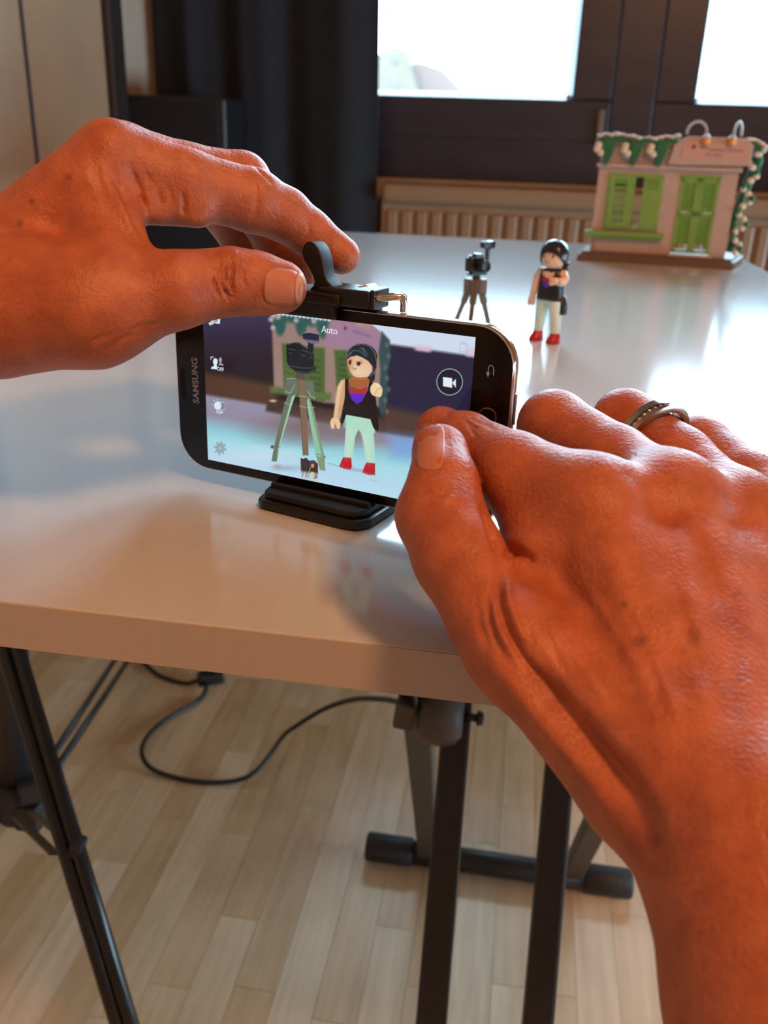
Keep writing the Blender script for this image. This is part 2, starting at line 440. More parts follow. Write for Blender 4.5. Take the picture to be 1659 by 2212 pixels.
# ------------------------------------------------------------------ curtain
cur = empty('curtain', (-0.63, 2.03, 0.0), label='dark navy curtain hanging in folds left of the window', cat='curtain')
def curtain_sheet(x0, x1, n=150):
    mb = MB(); zs = [0.03, 0.3, 0.74, 1.0, 1.3, 1.8, 2.28]
    g = []
    for sgn in (0, 1):
        rows = []
        for zi, z in enumerate(zs):
            r = []
            for i in range(n + 1):
                t = i / n
                xv = x0 + (x1 - x0) * t
                amp = 0.014 * (1.0 - 0.25 * z / 2.3)
                ph = 2 * math.pi * (3.2 * t + 0.35 * math.sin(3.1 * t + 0.2 * z))
                yv = 2.05 + amp * math.sin(ph) + 0.003 * math.sin(2.3 * ph + z) + sgn * 0.003
                # the free edge swings slightly outward towards the floor
                xv += 0.035 * t * (1.15 - z) * 0.35
                r.append(mb.bm.verts.new(Vector((xv, yv, z)) - cur.location))
            rows.append(r)
        g.append(rows)
    for rows in g:
        for a, b in zip(rows, rows[1:]):
            for i in range(n): mb.bm.faces.new((a[i], a[i + 1], b[i + 1], b[i]))
    A, B = g
    for i in range(n):
        mb.bm.faces.new((A[0][i], A[0][i + 1], B[0][i + 1], B[0][i])); mb.bm.faces.new((A[-1][i], A[-1][i + 1], B[-1][i + 1], B[-1][i]))
    for j in range(len(zs) - 1):
        mb.bm.faces.new((A[j][0], A[j + 1][0], B[j + 1][0], B[j][0])); mb.bm.faces.new((A[j][n], A[j + 1][n], B[j + 1][n], B[j][n]))
    return mb
curtain_sheet(-0.842, -0.352).build('cloth', M_curt, cur, smooth=True)
MB().tube([Vector((-0.85, 2.05, 2.30)) - cur.location, Vector((-0.30, 2.05, 2.30)) - cur.location], 0.012).build('curtain_rod', M_bmetal, cur, smooth=True)

# ------------------------------------------------------------------ tall black cabinet in the corner
bx0, bx1, by0, by1, bz1 = -0.866, -0.629, 1.872, 2.004, TABLE_Z + 0.219
cab = empty('speaker_cabinet', ((bx0 + bx1) / 2, (by0 + by1) / 2, 0), label='tall black box speaker cabinet standing in the corner by the curtain', cat='speaker')
MB().box((0, 0, bz1 / 2), (bx1 - bx0, by1 - by0, bz1 - 0.004), bev=0.009, seg=3).build('body', M_blackbox, cab)
MB().box((-0.004, -(by1 - by0) / 2 - 0.001, bz1 / 2), (bx1 - bx0 - 0.022, 0.006, bz1 - 0.022), bev=0.002).build('grille', M_curt, cab)

# ------------------------------------------------------------------ table top and trestle stand
TX0, TX1, TY0, TY1, TT = -0.389, 0.311, 0.2194, 1.527, 0.0162
top = empty('table_top', ((TX0 + TX1) / 2, (TY0 + TY1) / 2, TABLE_Z - TT), label='long white melamine table top with banded edge', cat='table')
tb = MB().box((0, 0, TT / 2), (TX1 - TX0 - 0.0012, TY1 - TY0 - 0.0012, TT))
tb.build('board', M_table, top, bevel=0.0003)
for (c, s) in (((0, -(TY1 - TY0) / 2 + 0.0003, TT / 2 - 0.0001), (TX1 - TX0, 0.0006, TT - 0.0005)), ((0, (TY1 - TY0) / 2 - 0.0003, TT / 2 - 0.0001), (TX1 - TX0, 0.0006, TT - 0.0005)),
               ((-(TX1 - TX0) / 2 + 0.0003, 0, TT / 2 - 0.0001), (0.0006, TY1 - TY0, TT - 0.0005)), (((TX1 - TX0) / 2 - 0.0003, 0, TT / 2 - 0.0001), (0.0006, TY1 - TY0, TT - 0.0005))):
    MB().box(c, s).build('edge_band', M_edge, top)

def bar(mb, a, b, wx, wy):
    """rectangular bar between two points, wx across the world x direction"""
    a, b = Vector(a), Vector(b)
    d = (b - a); L = d.length; d.normalize()
    x = Vector((1, 0, 0)); x = (x - d * x.dot(d)).normalized(); y = d.cross(x)
    R = Matrix((x, y, d)).transposed()
    return mb.box((a + b) / 2, (wx, wy, L), rot=R, bev=min(wx, wy) * 0.12, seg=2)
def extend(a, b, z):
    a, b = np.asarray(a), np.asarray(b); t = (z - a[2]) / (b[2] - a[2]); return a + (b - a) * t

st = empty('trestle_stand', (0.03, 0.62, 0.0), label='black folding X trestle with a bar foot under the table', cat='table stand')
def SP(mb, nm, mt, smooth=False, parent=st):
    for v in mb.bm.verts: v.co -= Vector(st.location)
    return mb.build(nm, mt, parent, smooth)
UZ = TABLE_Z - TT
farL0, farL1 = T(-58, 902, -722), T(-58, 675, -375)
farR0, farR1 = T(127, 902, -722), T(127, 675, -375)
fLt = extend(farL0, farL1, UZ - 0.036); fRt = extend(farR0, farR1, UZ - 0.036)
# the far frame (outer, grey) and the near frame (inner, black)
SP(bar(MB(), farL0, fLt, 0.0245, 0.020), 'stand_bar', M_gmetal)
SP(bar(MB(), farR0, fRt, 0.0245, 0.020), 'stand_bar', M_gmetal)
nL_a, nL_b = at_y(983, 1600, 0.600), at_y(934, 2190, 0.480)
nR_a, nR_b = at_y(1210, 1640, 0.590), at_y(1163, 2190, 0.480)
nl0, nl1 = extend(nL_a, nL_b, 0.032), extend(nL_a, nL_b, UZ - 0.036)
nr0, nr1 = extend(nR_a, nR_b, 0.032), extend(nR_a, nR_b, UZ - 0.036)
SP(bar(MB(), nl0, nl1, 0.0235, 0.022), 'stand_bar', M_bmetal)
SP(bar(MB(), nr0, nr1, 0.0225, 0.022), 'stand_bar', M_bmetal)
foot_y = 0.898
SP(MB().tube([(-0.128, foot_y, 0.0185), (0.192, foot_y, 0.0185)], 0.0155, 20), 'foot_tube', M_bmetal, True)
for a, b in ((-0.140, -0.078), (0.142, 0.203)):
    SP(MB().lathe([(0.0, 0), (0.016, 0), (0.0185, 0.003), (0.0185, b - a - 0.003), (0.0165, b - a), (0.0, b - a)], 20, c=(a, foot_y, 0.0188), rot=Matrix.Rotation(math.pi / 2, 3, 'Y')), 'rubber_end_cap', M_rub, True)
ny = nl0[1] - 0.004
SP(MB().tube([(-0.16, ny, 0.0185), (0.22, ny, 0.0185)], 0.0155, 20), 'foot_tube', M_bmetal, True)
for a, b in ((-0.178, -0.112), (0.172, 0.238)):
    SP(MB().lathe([(0.0, 0), (0.016, 0), (0.0185, 0.003), (0.0185, b - a - 0.003), (0.0165, b - a), (0.0, b - a)], 20, c=(a, ny, 0.0188), rot=Matrix.Rotation(math.pi / 2, 3, 'Y')), 'rubber_end_cap', M_rub, True)
# cross rails that carry the top
SP(MB().box(((fLt[0] + fRt[0]) / 2, fLt[1], UZ - 0.018), (0.38, 0.030, 0.035), bev=0.004), 'carrier_rail', M_bmetal)
SP(MB().box(((nl1[0] + nr1[0]) / 2, nl1[1], UZ - 0.018), (0.38, 0.030, 0.035), bev=0.004), 'carrier_rail', M_bmetal)
# pivot hubs
hubc = at_y(952, 1548, 0.600)
for hx, sgn in ((hubc, 1), (np.array([0.094, hubc[1], hubc[2]]), -1)):
    hb = MB()
    hb.lathe([(0.0, -0.0185), (0.013, -0.0185), (0.0195, -0.013), (0.0215, -0.004), (0.0215, 0.004), (0.0195, 0.013), (0.013, 0.0185), (0.0, 0.0185)], 28, c=hx, rot=Matrix.Rotation(math.pi / 2, 3, 'Y'), sx=1.15)
    SP(hb, 'pivot_hub', M_hub, True)
kb = Vector(at_y(1030, 1551, 0.600))
k_ = MB(); k_.tube([kb - Vector((0.010, 0, 0)), kb + Vector((0.001, 0, 0))], 0.0035, 10); k_.lathe([(0, 0), (0.0055, 0), (0.0062, 0.0015), (0.0055, 0.005), (0, 0.006)], 14, c=kb, rot=Matrix.Rotation(math.pi / 2, 3, 'Y'))
SP(k_, 'hub_bolt', M_bmetal, True)
lv = at_y(878, 1530, 0.600)
SP(MB().box(lv, (0.017, 0.030, 0.024), rot=Matrix.Rotation(0.12, 3, 'Y'), bev=0.003), 'lock_block', M_hub)
l2 = at_y(905, 1505, 0.595)
SP(MB().tube([at_y(893, 1470, 0.59), at_y(897, 1520, 0.588), at_y(905, 1545, 0.59)], 0.0022, 8), 'spring_wire', M_bmetal, True)

# ------------------------------------------------------------------ light stand on the left
ls = empty('light_stand', (-0.474, 0.68, 0.0), label='black tripod light stand with braced legs at the left table side', cat='light stand')
def LP(mb, nm, mt, smooth=False, parent=ls):
    for v in mb.bm.verts: v.co -= Vector(ls.location)
    return mb.build(nm, mt, parent, smooth)
D = 0.86
c0, c1 = at_depth(20, 1450, D), at_depth(36, 1715, D * 1.045)
cx_, cy_ = (c0[0] + c1[0]) / 2, (c0[1] + c1[1]) / 2
hz = c1[2]
LP(MB().tube([(c1[0], c1[1], hz - 0.01), (c0[0] + (c0[0] - c1[0]) * 1.0, c0[1] + (c0[1] - c1[1]) * 1.0, c0[2] + (c0[2] - c1[2]) * 1.0), (cx_ - 0.012, cy_ + 0.045, 1.15)], [0.0185, 0.0185, 0.0150], 20), 'column', mat('grey_brown_tube', (0.030, 0.027, 0.028), 0.45), True)
hub = Vector((c1[0], c1[1], hz))
LP(MB().lathe([(0, -0.026), (0.020, -0.026), (0.024, -0.020), (0.024, 0.012), (0.021, 0.018), (0, 0.018)], 22, c=hub), 'collar', M_rub, True)
LP(MB().box(hub + Vector((0.020, -0.012, -0.012)), (0.026, 0.022, 0.030), bev=0.003).box(hub + Vector((-0.018, -0.016, -0.006)), (0.022, 0.02, 0.026), bev=0.003), 'hinge_lug', M_rub)
# front leg: two tubes side by side (square section with a groove)
la, lb = at_depth(22, 1400, 0.72), at_depth(262, 2190, 0.70)
la, lb = Vector(la), Vector(lb)
ld = (lb - la).normalized()
lfoot = la + ld * ((0.012 - la.z) / ld.z)
ltop = la - ld * 0.10
sd = Vector(RC[0]); sd = (sd - ld * sd.dot(ld)).normalized()
for k, (off, r) in enumerate(((-0.0052, 0.0062), (0.0052, 0.0062))):
    LP(MB().tube([ltop + sd * off, lfoot + sd * off], r, 14), 'leg_rod', mat('glossy_black_rod', (0.012, 0.011, 0.011), 0.25, nscale=60, namt=0.2), True)
LP(MB().lathe([(0, -0.012), (0.012, -0.012), (0.014, -0.004), (0.013, 0.03), (0, 0.03)], 16, c=lfoot), 'rubber_foot', M_rub, True)
# braces from the hub to the front leg
bj = Vector(at_depth(140, 1835, 0.712))
for o1, j1 in ((at_depth(35, 1765, 0.835), at_depth(118, 1845, 0.716)), (at_depth(70, 1755, 0.835), at_depth(128, 1800, 0.718))):
    a, b = Vector(o1), Vector(j1)
    mb = MB(); bar(mb, a, b, 0.009, 0.0022)
    LP(mb, 'brace', mat('olive_grey_strap', (0.11, 0.085, 0.05), 0.55))
LP(MB().box(bj + Vector((0.010, 0, 0.0)), (0.010, 0.014, 0.026), rot=Matrix.Rotation(0.3, 3, 'Y'), bev=0.002), 'leg_clip', M_rub)
# rear leg of two thin parallel rods
for pa, pb in (((92, 1668), (258, 1410)), ((104, 1690), (284, 1416))):
    a = Vector(at_depth(pa[0] - 12, pa[1] + 16, 0.900))
    e = Vector(at_z(pb[0] + 14, pb[1] - 22, 0.006))
    LP(MB().tube([a, e], 0.0042, 10), 'leg_rod', M_bmetal, True)
LP(MB().box(Vector(at_depth(75, 1700, 0.885)), (0.030, 0.026, 0.024), rot=Matrix.Rotation(0.5, 3, 'Z'), bev=0.003), 'leg_bracket', M_rub)
# third leg, out of the picture to the left
LP(MB().tube([hub + Vector((0, 0, 0.30)), Vector((hub.x - 0.33, hub.y - 0.02, 0.01))], 0.009, 12), 'leg', M_bmetal, True)
LP(MB().lathe([(0, -0.02), (0.022, -0.02), (0.026, -0.014), (0.026, 0.014), (0.022, 0.02), (0, 0.02)], 22, c=hub + Vector((0, 0, 0.30))), 'collar', M_rub, True)

# ------------------------------------------------------------------ cable on the floor
def spline(pts, n=8):
    P = [np.asarray(p, float) for p in pts]; out = []
    P = [2 * P[0] - P[1]] + P + [2 * P[-1] - P[-2]]
    for i in range(1, len(P) - 2):
        for k in range(n):
            t = k / n
            out.append(0.5 * ((2 * P[i]) + (-P[i - 1] + P[i + 1]) * t + (2 * P[i - 1] - 5 * P[i] + 4 * P[i + 1] - P[i + 2]) * t * t + (-P[i - 1] + 3 * P[i] - 3 * P[i + 1] + P[i + 2]) * t ** 3))
    out.append(P[-2]); return out
cpx = [(290, 1405, 4), (318, 1438, 4), (350, 1462, 4), (400, 1476, 4), (436, 1468, 12), (446, 1484, 8), (430, 1512, 4), (385, 1538, 4), (340, 1568, 5), (312, 1600, 8), (307, 1632, 10), (330, 1662, 6), (390, 1682, 4), (450, 1690, 4), (510, 1686, 6), (550, 1668, 14), (585, 1628, 30), (612, 1590, 50), (640, 1568, 70), (700, 1532, 110), (760, 1512, 160), (820, 1510, 230), (868, 1518, 300)]
cp = [at_z(a, b, h / 1000.0) for a, b, h in cpx]
cb = empty('power_cable', cp[8], label='thin black cable looping across the parquet to the trestle', cat='cable')
mb = MB().tube([Vector(p) - cb.location for p in spline(cp, 8)], 0.0036, 10); mb.build('cord', M_cable, cb, True)
pl = Vector(at_z(455, 1463, 0.012)) - cb.location
MB().box(pl, (0.045, 0.024, 0.020), rot=Matrix.Rotation(0.5, 3, 'Z'), bev=0.004).build('plug', M_cable, cb)
# ------------------------------------------------------------------ smartphone (local frame: x along its length, y up, z out of the screen)
PC = T(-69.1015, 314.1191, 43.794)
_yw, _ti, _rl = math.radians(-16.9342), math.radians(0.9314), math.radians(0.1249)
_u = np.array([math.cos(_yw), math.sin(_yw), 0]); _n0 = np.array([math.sin(_yw), -math.cos(_yw), 0]); _v0 = np.array([0, 0, 1.0])
_v = math.cos(_ti) * _v0 - math.sin(_ti) * _n0; PN = math.cos(_ti) * _n0 + math.sin(_ti) * _v0
PU = math.cos(_rl) * _u + math.sin(_rl) * _v; PV = -math.sin(_rl) * _u + math.cos(_rl) * _v
PM = Matrix([[PU[i], PV[i], PN[i], PC[i]] for i in range(3)] + [[0, 0, 0, 1]])
def p2s(px, py, z=0.0):            # photograph pixel -> phone local metres on the plane z
    d = px_dir(px, py); t = ((PC + PN * z - CAMP) @ PN) / (d @ PN); q = CAMP + d * t - PC
    return np.array([q @ PU, q @ PV])
def rrect(w, h, r, n=8, ox=0.0, oy=0.0):
    out = []
    for cx, cy, a0 in ((w / 2 - r, h / 2 - r, 0), (-w / 2 + r, h / 2 - r, 90), (-w / 2 + r, -h / 2 + r, 180), (w / 2 - r, -h / 2 + r, 270)):
        for k in range(n + 1):
            a = math.radians(a0 + 90 * k / n)
            out.append((ox + cx + r * math.cos(a), oy + cy + r * math.sin(a)))
    return out

phone = empty('smartphone', (0, 0, 0), label='black smartphone on its side showing the toy scene on its screen', cat='phone')
phone.matrix_world = PM
M_pblack = mat('gloss_black_bezel', (0.006, 0.004, 0.004), 0.12, nscale=40, namt=0.1, spec=0.28)
M_pback = mat('charcoal_back_cover', (0.02, 0.02, 0.022), 0.5, nscale=900, namt=0.3)
M_steel = mat('bronzed_chrome_rim', (0.76, 0.73, 0.70), 0.14, metal=1.0, nscale=30, namt=0.05)
def outline_stack(rings, mt, name, parent, close=True, smooth=True):
    mb = MB(); rr = []
    for poly, z in rings: rr.append([mb.bm.verts.new((x, y, z)) for x, y in poly])
    n = len(rr[0])
    for a, b in zip(rr, rr[1:]):
        for k in range(n): mb.bm.faces.new((a[k], a[(k + 1) % n], b[(k + 1) % n], b[k]))
    if close: mb.bm.faces.new(rr[0]); mb.bm.faces.new(rr[-1])
    return mb.build(name, mt, parent, smooth, auto=40)
Lp, Hp = 0.142, 0.0725
outline_stack([(rrect(Lp - 0.010, Hp - 0.010, 0.010), -0.0081), (rrect(Lp - 0.003, Hp - 0.003, 0.0125), -0.0068), (rrect(Lp - 0.0012, Hp - 0.0012, 0.0135), -0.0048)], M_pback, 'back_cover', phone)
outline_stack([(rrect(Lp - 0.0016, Hp - 0.0016, 0.0135), -0.0050), (rrect(Lp, Hp, 0.0140), -0.0046), (rrect(Lp, Hp, 0.0140), -0.0038), (rrect(Lp - 0.0009, Hp - 0.0009, 0.0136), -0.0033),
               (rrect(Lp - 0.0009, Hp - 0.0009, 0.0136), -0.0029), (rrect(Lp, Hp, 0.0140), -0.0024), (rrect(Lp, Hp, 0.0140), -0.0010), (rrect(Lp - 0.0010, Hp - 0.0010, 0.0136), -0.0002)], M_steel, 'metal_rim', phone)
outline_stack([(rrect(Lp - 0.0014, Hp - 0.0014, 0.0135), -0.0010), (rrect(Lp - 0.0014, Hp - 0.0014, 0.0135), -0.0001), (rrect(Lp - 0.0020, Hp - 0.0020, 0.0132), 0.0)], M_pblack, 'cover_glass', phone)
# side key on the right end
MB().box((Lp / 2 + 0.0002, -0.004 + 0.012, -0.0042), (0.0008, 0.011, 0.0016), bev=0.0003).build('power_key', M_steel, phone)

# --- the picture on the display, painted as vertex colours on a fine grid
SWm, SHm = 0.1129, 0.0635
GX, GY = 620, 350
gx = np.linspace(-SWm / 2, SWm / 2, GX); gy = np.linspace(-SHm / 2, SHm / 2, GY)
LXg, LYg = np.meshgrid(gx, gy)
LXf, LYf = LXg.ravel(), LYg.ravel()
wp = PC[None, :] + LXf[:, None] * PU + LYf[:, None] * PV - CAMP
cq = wp @ RC.T
QX = CX + FPX * cq[:, 0] / cq[:, 2]; QY = CY + FPX * cq[:, 1] / cq[:, 2]
IMG = np.zeros((len(QX), 3))
def blend(msk, col):
    global IMG
    IMG = IMG * (1 - msk[:, None]) + np.asarray(col, float)[None, :] * msk[:, None]
def sd_poly(pts):
    P = np.asarray(pts, float); n = len(P)
    d = np.full(len(QX), 1e18); sgn = np.ones(len(QX))
    for i in range(n):
        j = (i - 1) % n
        ex, ey = P[j] - P[i]
        wx, wy = QX - P[i][0], QY - P[i][1]
        t = np.clip((wx * ex + wy * ey) / (ex * ex + ey * ey + 1e-12), 0, 1)
        d = np.minimum(d, (wx - ex * t) ** 2 + (wy - ey * t) ** 2)
        c1, c2, c3 = QY >= P[i][1], QY < P[j][1], ex * wy > ey * wx
        fl = (c1 & c2 & c3) | (~c1 & ~c2 & ~c3)
        sgn = np.where(fl, -sgn, sgn)
    return sgn * np.sqrt(d)
def soft(d, b): return np.clip(0.5 - d / (2 * b), 0, 1)
def poly(pts, col, b=0.7, a=1.0): blend(soft(sd_poly(pts), b) * a, col)
def elli(cx, cy, rx, ry, col, b=0.7, a=1.0, rot=0.0):
    c, s = math.cos(rot), math.sin(rot)
    X, Y = (QX - cx) * c + (QY - cy) * s, -(QX - cx) * s + (QY - cy) * c
    d = (np.sqrt((X / rx) ** 2 + (Y / ry) ** 2) - 1) * min(rx, ry)
    blend(soft(d, b) * a, col)
def seg_d(pts):
    d = np.full(len(QX), 1e9)
    for (ax, ay), (bx_, by_) in zip(pts, pts[1:]):
        ex, ey = bx_ - ax, by_ - ay
        t = np.clip(((QX - ax) * ex + (QY - ay) * ey) / (ex * ex + ey * ey + 1e-9), 0, 1)
        d = np.minimum(d, np.hypot(QX - ax - ex * t, QY - ay - ey * t))
    return d
def line(pts, w_, col, b=0.6, a=1.0): blend(soft(seg_d(pts) - w_ / 2, b) * a, col)
def A(pts): return [(360 + x / 4.88, 650 + y / 4.88) for x, y in pts]     # enlarged-view coordinates
def B(pts): return [(560 + x / 4.88, 660 + y / 4.88) for x, y in pts]
def Be(x, y, rx, ry, col, b=0.7, a=1.0, rot=0.0): elli(560 + x / 4.88, 660 + y / 4.88, rx / 4.88, ry / 4.88, col, b, a, rot)
def Ae(x, y, rx, ry, col, b=0.7, a=1.0, rot=0.0): elli(360 + x / 4.88, 650 + y / 4.88, rx / 4.88, ry / 4.88, col, b, a, rot)

# blurred room behind the toys
tt = np.clip((QY - 660) / 160, 0, 1)[:, None]
IMG[:] = np.array([62, 58, 92]) * (1 - tt) + np.array([30, 24, 30]) * tt
elli(520, 760, 90, 12, (48, 40, 46), 14, 0.8)
poly([(430, 800), (600, 833), (600, 890), (430, 856)], (82, 55, 40), 9)
# right part: white window, dark sill, brown band
poly([(690, 640), (1060, 640), (1040, 772), (830, 742), (760, 700)], (208, 222, 242), 4)
poly([(897, 745), (932, 748), (930, 770), (896, 764)], (222, 192, 208), 5, 0.9)
poly([(1005, 752), (1035, 752), (1030, 775), (1008, 772)], (224, 190, 208), 5, 0.7)
poly([(826, 748), (1030, 775), (1005, 925), (826, 880)], (32, 32, 62), 3)
poly([(826, 876), (1010, 915), (1000, 965), (826, 930)], (78, 56, 50), 9)
# house
poly([(586, 660), (592, 840), (700, 870), (832, 880), (832, 760), (826, 722), (800, 700), (730, 686), (640, 670)], (154, 126, 118), 3)
poly([(708, 705), (726, 690), (770, 690), (802, 702), (826, 720), (826, 762), (702, 748)], (158, 124, 150), 3)
poly([(770, 690), (802, 702), (800, 712), (768, 704)], (190, 150, 130), 4, 0.6)
elli(746, 709, 3, 4, (120, 50, 90), 2)
line([(765, 716), (800, 727)], 5, (120, 95, 140), 3, 0.7)
poly([(584, 668), (720, 668), (712, 690), (690, 688), (640, 680), (586, 676)], (205, 222, 242), 3)
for gx_, gy_, r_ in ((597, 700, 9), (607, 706, 10), (605, 716, 7), (650, 706, 11), (657, 694, 10), (652, 716, 8), (694, 704, 11), (702, 696, 9), (697, 722, 7), (628, 684, 10), (674, 690, 12), (612, 690, 9), (640, 690, 8)):
    elli(gx_, gy_, r_, r_ * 1.3, (42, 92, 86), 4)
for gx_, gy_ in ((590, 681), (602, 684), (640, 692), (662, 680), (678, 694), (590, 708), (585, 690)): elli(gx_, gy_, 5, 5, (178, 170, 180), 3)
for gx_ in range(594, 720, 9): elli(gx_, 676 + (gx_ - 594) * 0.12, 4, 4, (215, 228, 245), 2)
poly([(609, 742), (702, 752), (702, 868), (614, 850)], (74, 100, 52), 3)
for k in range(7): line([(672, 776 + k * 13), (692, 780 + k * 13)], 4, (52, 76, 42), 2, 0.8)
for k in range(6): line([(618, 772 + k * 13), (632, 775 + k * 13)], 4, (92, 120, 62), 2, 0.6)
poly([(722, 756), (770, 758), (770, 862), (728, 856)], (72, 98, 50), 3)
for k in range(7): line([(734, 775 + k * 12), (750, 777 + k * 12)], 4, (50, 74, 42), 2, 0.8)
poly([(584, 834), (716, 850), (714, 866), (584, 848)], (88, 112, 58), 4)
poly([(825, 716), (842, 735), (845, 770), (838, 800), (836, 870), (826, 900), (818, 880), (822, 800), (818, 760)], (44, 78, 82), 3)
for k in range(7): elli(836 + 4 * math.sin(k * 2.1), 745 + k * 24, 4, 5, (118, 110, 112), 3, 0.7)
poly([(576, 868), (592, 862), (834, 905), (834, 938), (640, 905), (576, 892)], (66, 48, 44), 4)
elli(590, 866, 7, 3, (205, 180, 160), 2)
# table top in the picture
tbl = soft(sd_poly([(430, 850), (575, 874), (575, 888), (700, 914), (834, 936), (890, 945), (1020, 972), (1010, 1150), (430, 1010)]), 4)
yy = QY - 0.15 * (QX - 450)
def ramp3(v, stops):
    out = np.zeros((len(v), 3))
    xs = [s for s, _ in stops]
    for c in range(3): out[:, c] = np.interp(v, xs, [k[c] for _, k in stops])
    return out
tc_ = ramp3(yy, [(845, (150, 146, 170)), (895, (146, 140, 160)), (925, (142, 200, 216)), (950, (164, 222, 232)), (985, (182, 218, 238)), (1040, (188, 226, 244))])
IMG = IMG * (1 - tbl[:, None]) + tc_ * tbl[:, None]
elli(660, 925, 85, 24, (120, 98, 98), 22, 0.75)
elli(740, 935, 70, 20, (128, 112, 118), 20, 0.6)
poly([(840, 940), (895, 945), (1000, 968), (990, 1000), (850, 985)], (122, 168, 226), 16, 0.9)
elli(560, 985, 60, 14, (205, 222, 242), 14, 0.8)
# tripod in the picture
Be(300, 1715, 110, 22, (150, 172, 190), 5, 0.8)
Be(190, 1700, 40, 22, (176, 150, 138), 4, 0.8)
poly(B([(375, 930), (330, 1060), (205, 1500), (185, 1645), (130, 1640), (160, 1470), (265, 1040), (300, 950)]), (104, 116, 98))
poly(B([(345, 960), (388, 930), (342, 1060), (215, 1490), (200, 1620), (187, 1640), (200, 1500), (318, 1060)]), (150, 208, 176))
poly(B([(500, 960), (530, 965), (570, 1080), (690, 1600), (697, 1742), (640, 1735), (598, 1570), (515, 1100)]), (128, 152, 124))
poly(B([(498, 985), (525, 990), (580, 1250), (660, 1580), (640, 1600), (598, 1570), (512, 1100)]), (140, 198, 164))
poly(B([(415, 780), (508, 790), (512, 950), (500, 1060), (522, 1580), (462, 1580), (428, 1060), (425, 960)]), (128, 103, 82))
line(B([(430, 960), (428, 1060), (452, 1330), (462, 1580)]), 0.8, (72, 58, 55))
poly(B([(288, 768), (405, 772), (412, 915), (380, 940), (345, 960), (292, 940), (262, 930), (276, 800)]), (102, 112, 100))
poly(B([(482, 785), (572, 800), (596, 985), (560, 982), (510, 930)]), (98, 116, 100))
line(B([(288, 768), (400, 770)]), 1.0, (190, 200, 190)); line(B([(280, 905), (330, 925), (375, 835)]), 1.0, (180, 210, 190)); line(B([(515, 900), (545, 960), (590, 980)]), 1.0, (190, 215, 195))
line(B([(262, 1020), (340, 1055)]), 0.9, (170, 190, 175)); line(B([(425, 1060), (500, 1075), (585, 1075)]), 0.9, (190, 205, 190)); line(B([(420, 955), (490, 960)]), 1.4, (150, 215, 180))
line(B([(165, 1475), (225, 1498)]), 0.8, (60, 70, 65)); Be(138, 1490, 16, 18, (70, 75, 70)); line(B([(600, 1565), (660, 1575)]), 0.8, (70, 80, 75)); Be(690, 1595, 12, 14, (110, 140, 115))
poly(B([(388, 700), (482, 720), (478, 790), (385, 770)]), (88, 76, 70))
poly(B([(285, 402), (340, 398), (385, 386), (430, 392), (465, 425), (500, 455), (552, 475), (577, 520), (577, 640), (612, 660), (590, 690), (500, 722), (400, 704), (330, 655), (292, 600)]), (16, 28, 36))
for q_ in ([(290, 412), (338, 405)], [(375, 395), (430, 400), (450, 425)], [(300, 455), (380, 470)], [(455, 470), (520, 490), (560, 520)], [(325, 640), (470, 660), (575, 655)], [(440, 520), (490, 535)], [(520, 560), (560, 540)], [(400, 690), (500, 712), (600, 668)], [(310, 500), (350, 505)]):
    line(B(q_), 0.9, (112, 142, 150), 0.8, 0.8)
poly(B([(514, 378), (573, 384), (573, 490), (514, 470)]), (24, 26, 46))
poly(B([(460, 290), (530, 282), (630, 302), (632, 372), (580, 380), (462, 350)]), (34, 36, 62))
line(B([(462, 290), (540, 282), (628, 300)]), 1.0, (170, 180, 210)); poly(B([(470, 355), (635, 375), (635, 392), (560, 402), (500, 385)]), (96, 110, 140))
# figure in the picture
line(B([(730, 1665), (830, 1690)]), 2.2, (150, 160, 175), 1.2, 0.8); line(B([(975, 1720), (1095, 1745)]), 7, (160, 178, 200), 3, 0.9)
line(B([(1170, 1835), (1240, 1850)]), 2, (160, 180, 200), 1.5, 0.7)
poly(B([(885, 1598), (970, 1602), (978, 1700), (960, 1732), (900, 1722), (842, 1700), (858, 1660)]), (186, 28, 44)); poly(B([(1130, 1650), (1222, 1665), (1222, 1788), (1150, 1785), (1088, 1762), (1100, 1720)]), (190, 30, 46))
for q_ in ([(850, 1695), (900, 1712), (960, 1725)], [(1095, 1755), (1150, 1775), (1220, 1780)], [(900, 1625), (930, 1640)], [(1145, 1680), (1175, 1692)], [(865, 1670), (885, 1680)]): line(B(q_), 0.9, (230, 130, 130), 0.6, 0.8)
LEGS = [(915, 1150), (1180, 1185), (1225, 1340), (1203, 1348), (1212, 1400), (1222, 1655), (1132, 1652), (1108, 1480), (1080, 1350), (1047, 1308), (1012, 1380), (985, 1602), (893, 1598), (912, 1290), (885, 1280)]
poly(B(LEGS), (176, 222, 200)); poly(B([(1080, 1350), (1108, 1480), (1140, 1652), (1180, 1652), (1150, 1400), (1120, 1330)]), (196, 228, 206), 5, 0.7); poly(B([(940, 1300), (985, 1310), (955, 1600), (915, 1598)]), (206, 226, 206), 6, 0.6)
poly(B([(888, 1215), (912, 1200), (912, 1290), (885, 1280)]), (128, 172, 150), 2)
poly(B([(905, 770), (862, 790), (825, 860), (800, 1050), (785, 1180), (852, 1200), (880, 1090), (906, 920), (925, 800)]), (208, 164, 122)); poly(B([(862, 795), (828, 862), (803, 1050), (790, 1170), (815, 1180), (850, 950), (885, 800)]), (238, 205, 165), 4, 0.9)
Be(800, 1235, 52, 58, (236, 196, 150)); poly(B([(752, 1240), (790, 1240), (785, 1302), (760, 1295)]), (240, 202, 158)); poly(B([(812, 1235), (858, 1240), (850, 1300), (825, 1300)]), (238, 198, 152)); Be(803, 1275, 10, 30, (150, 130, 125))
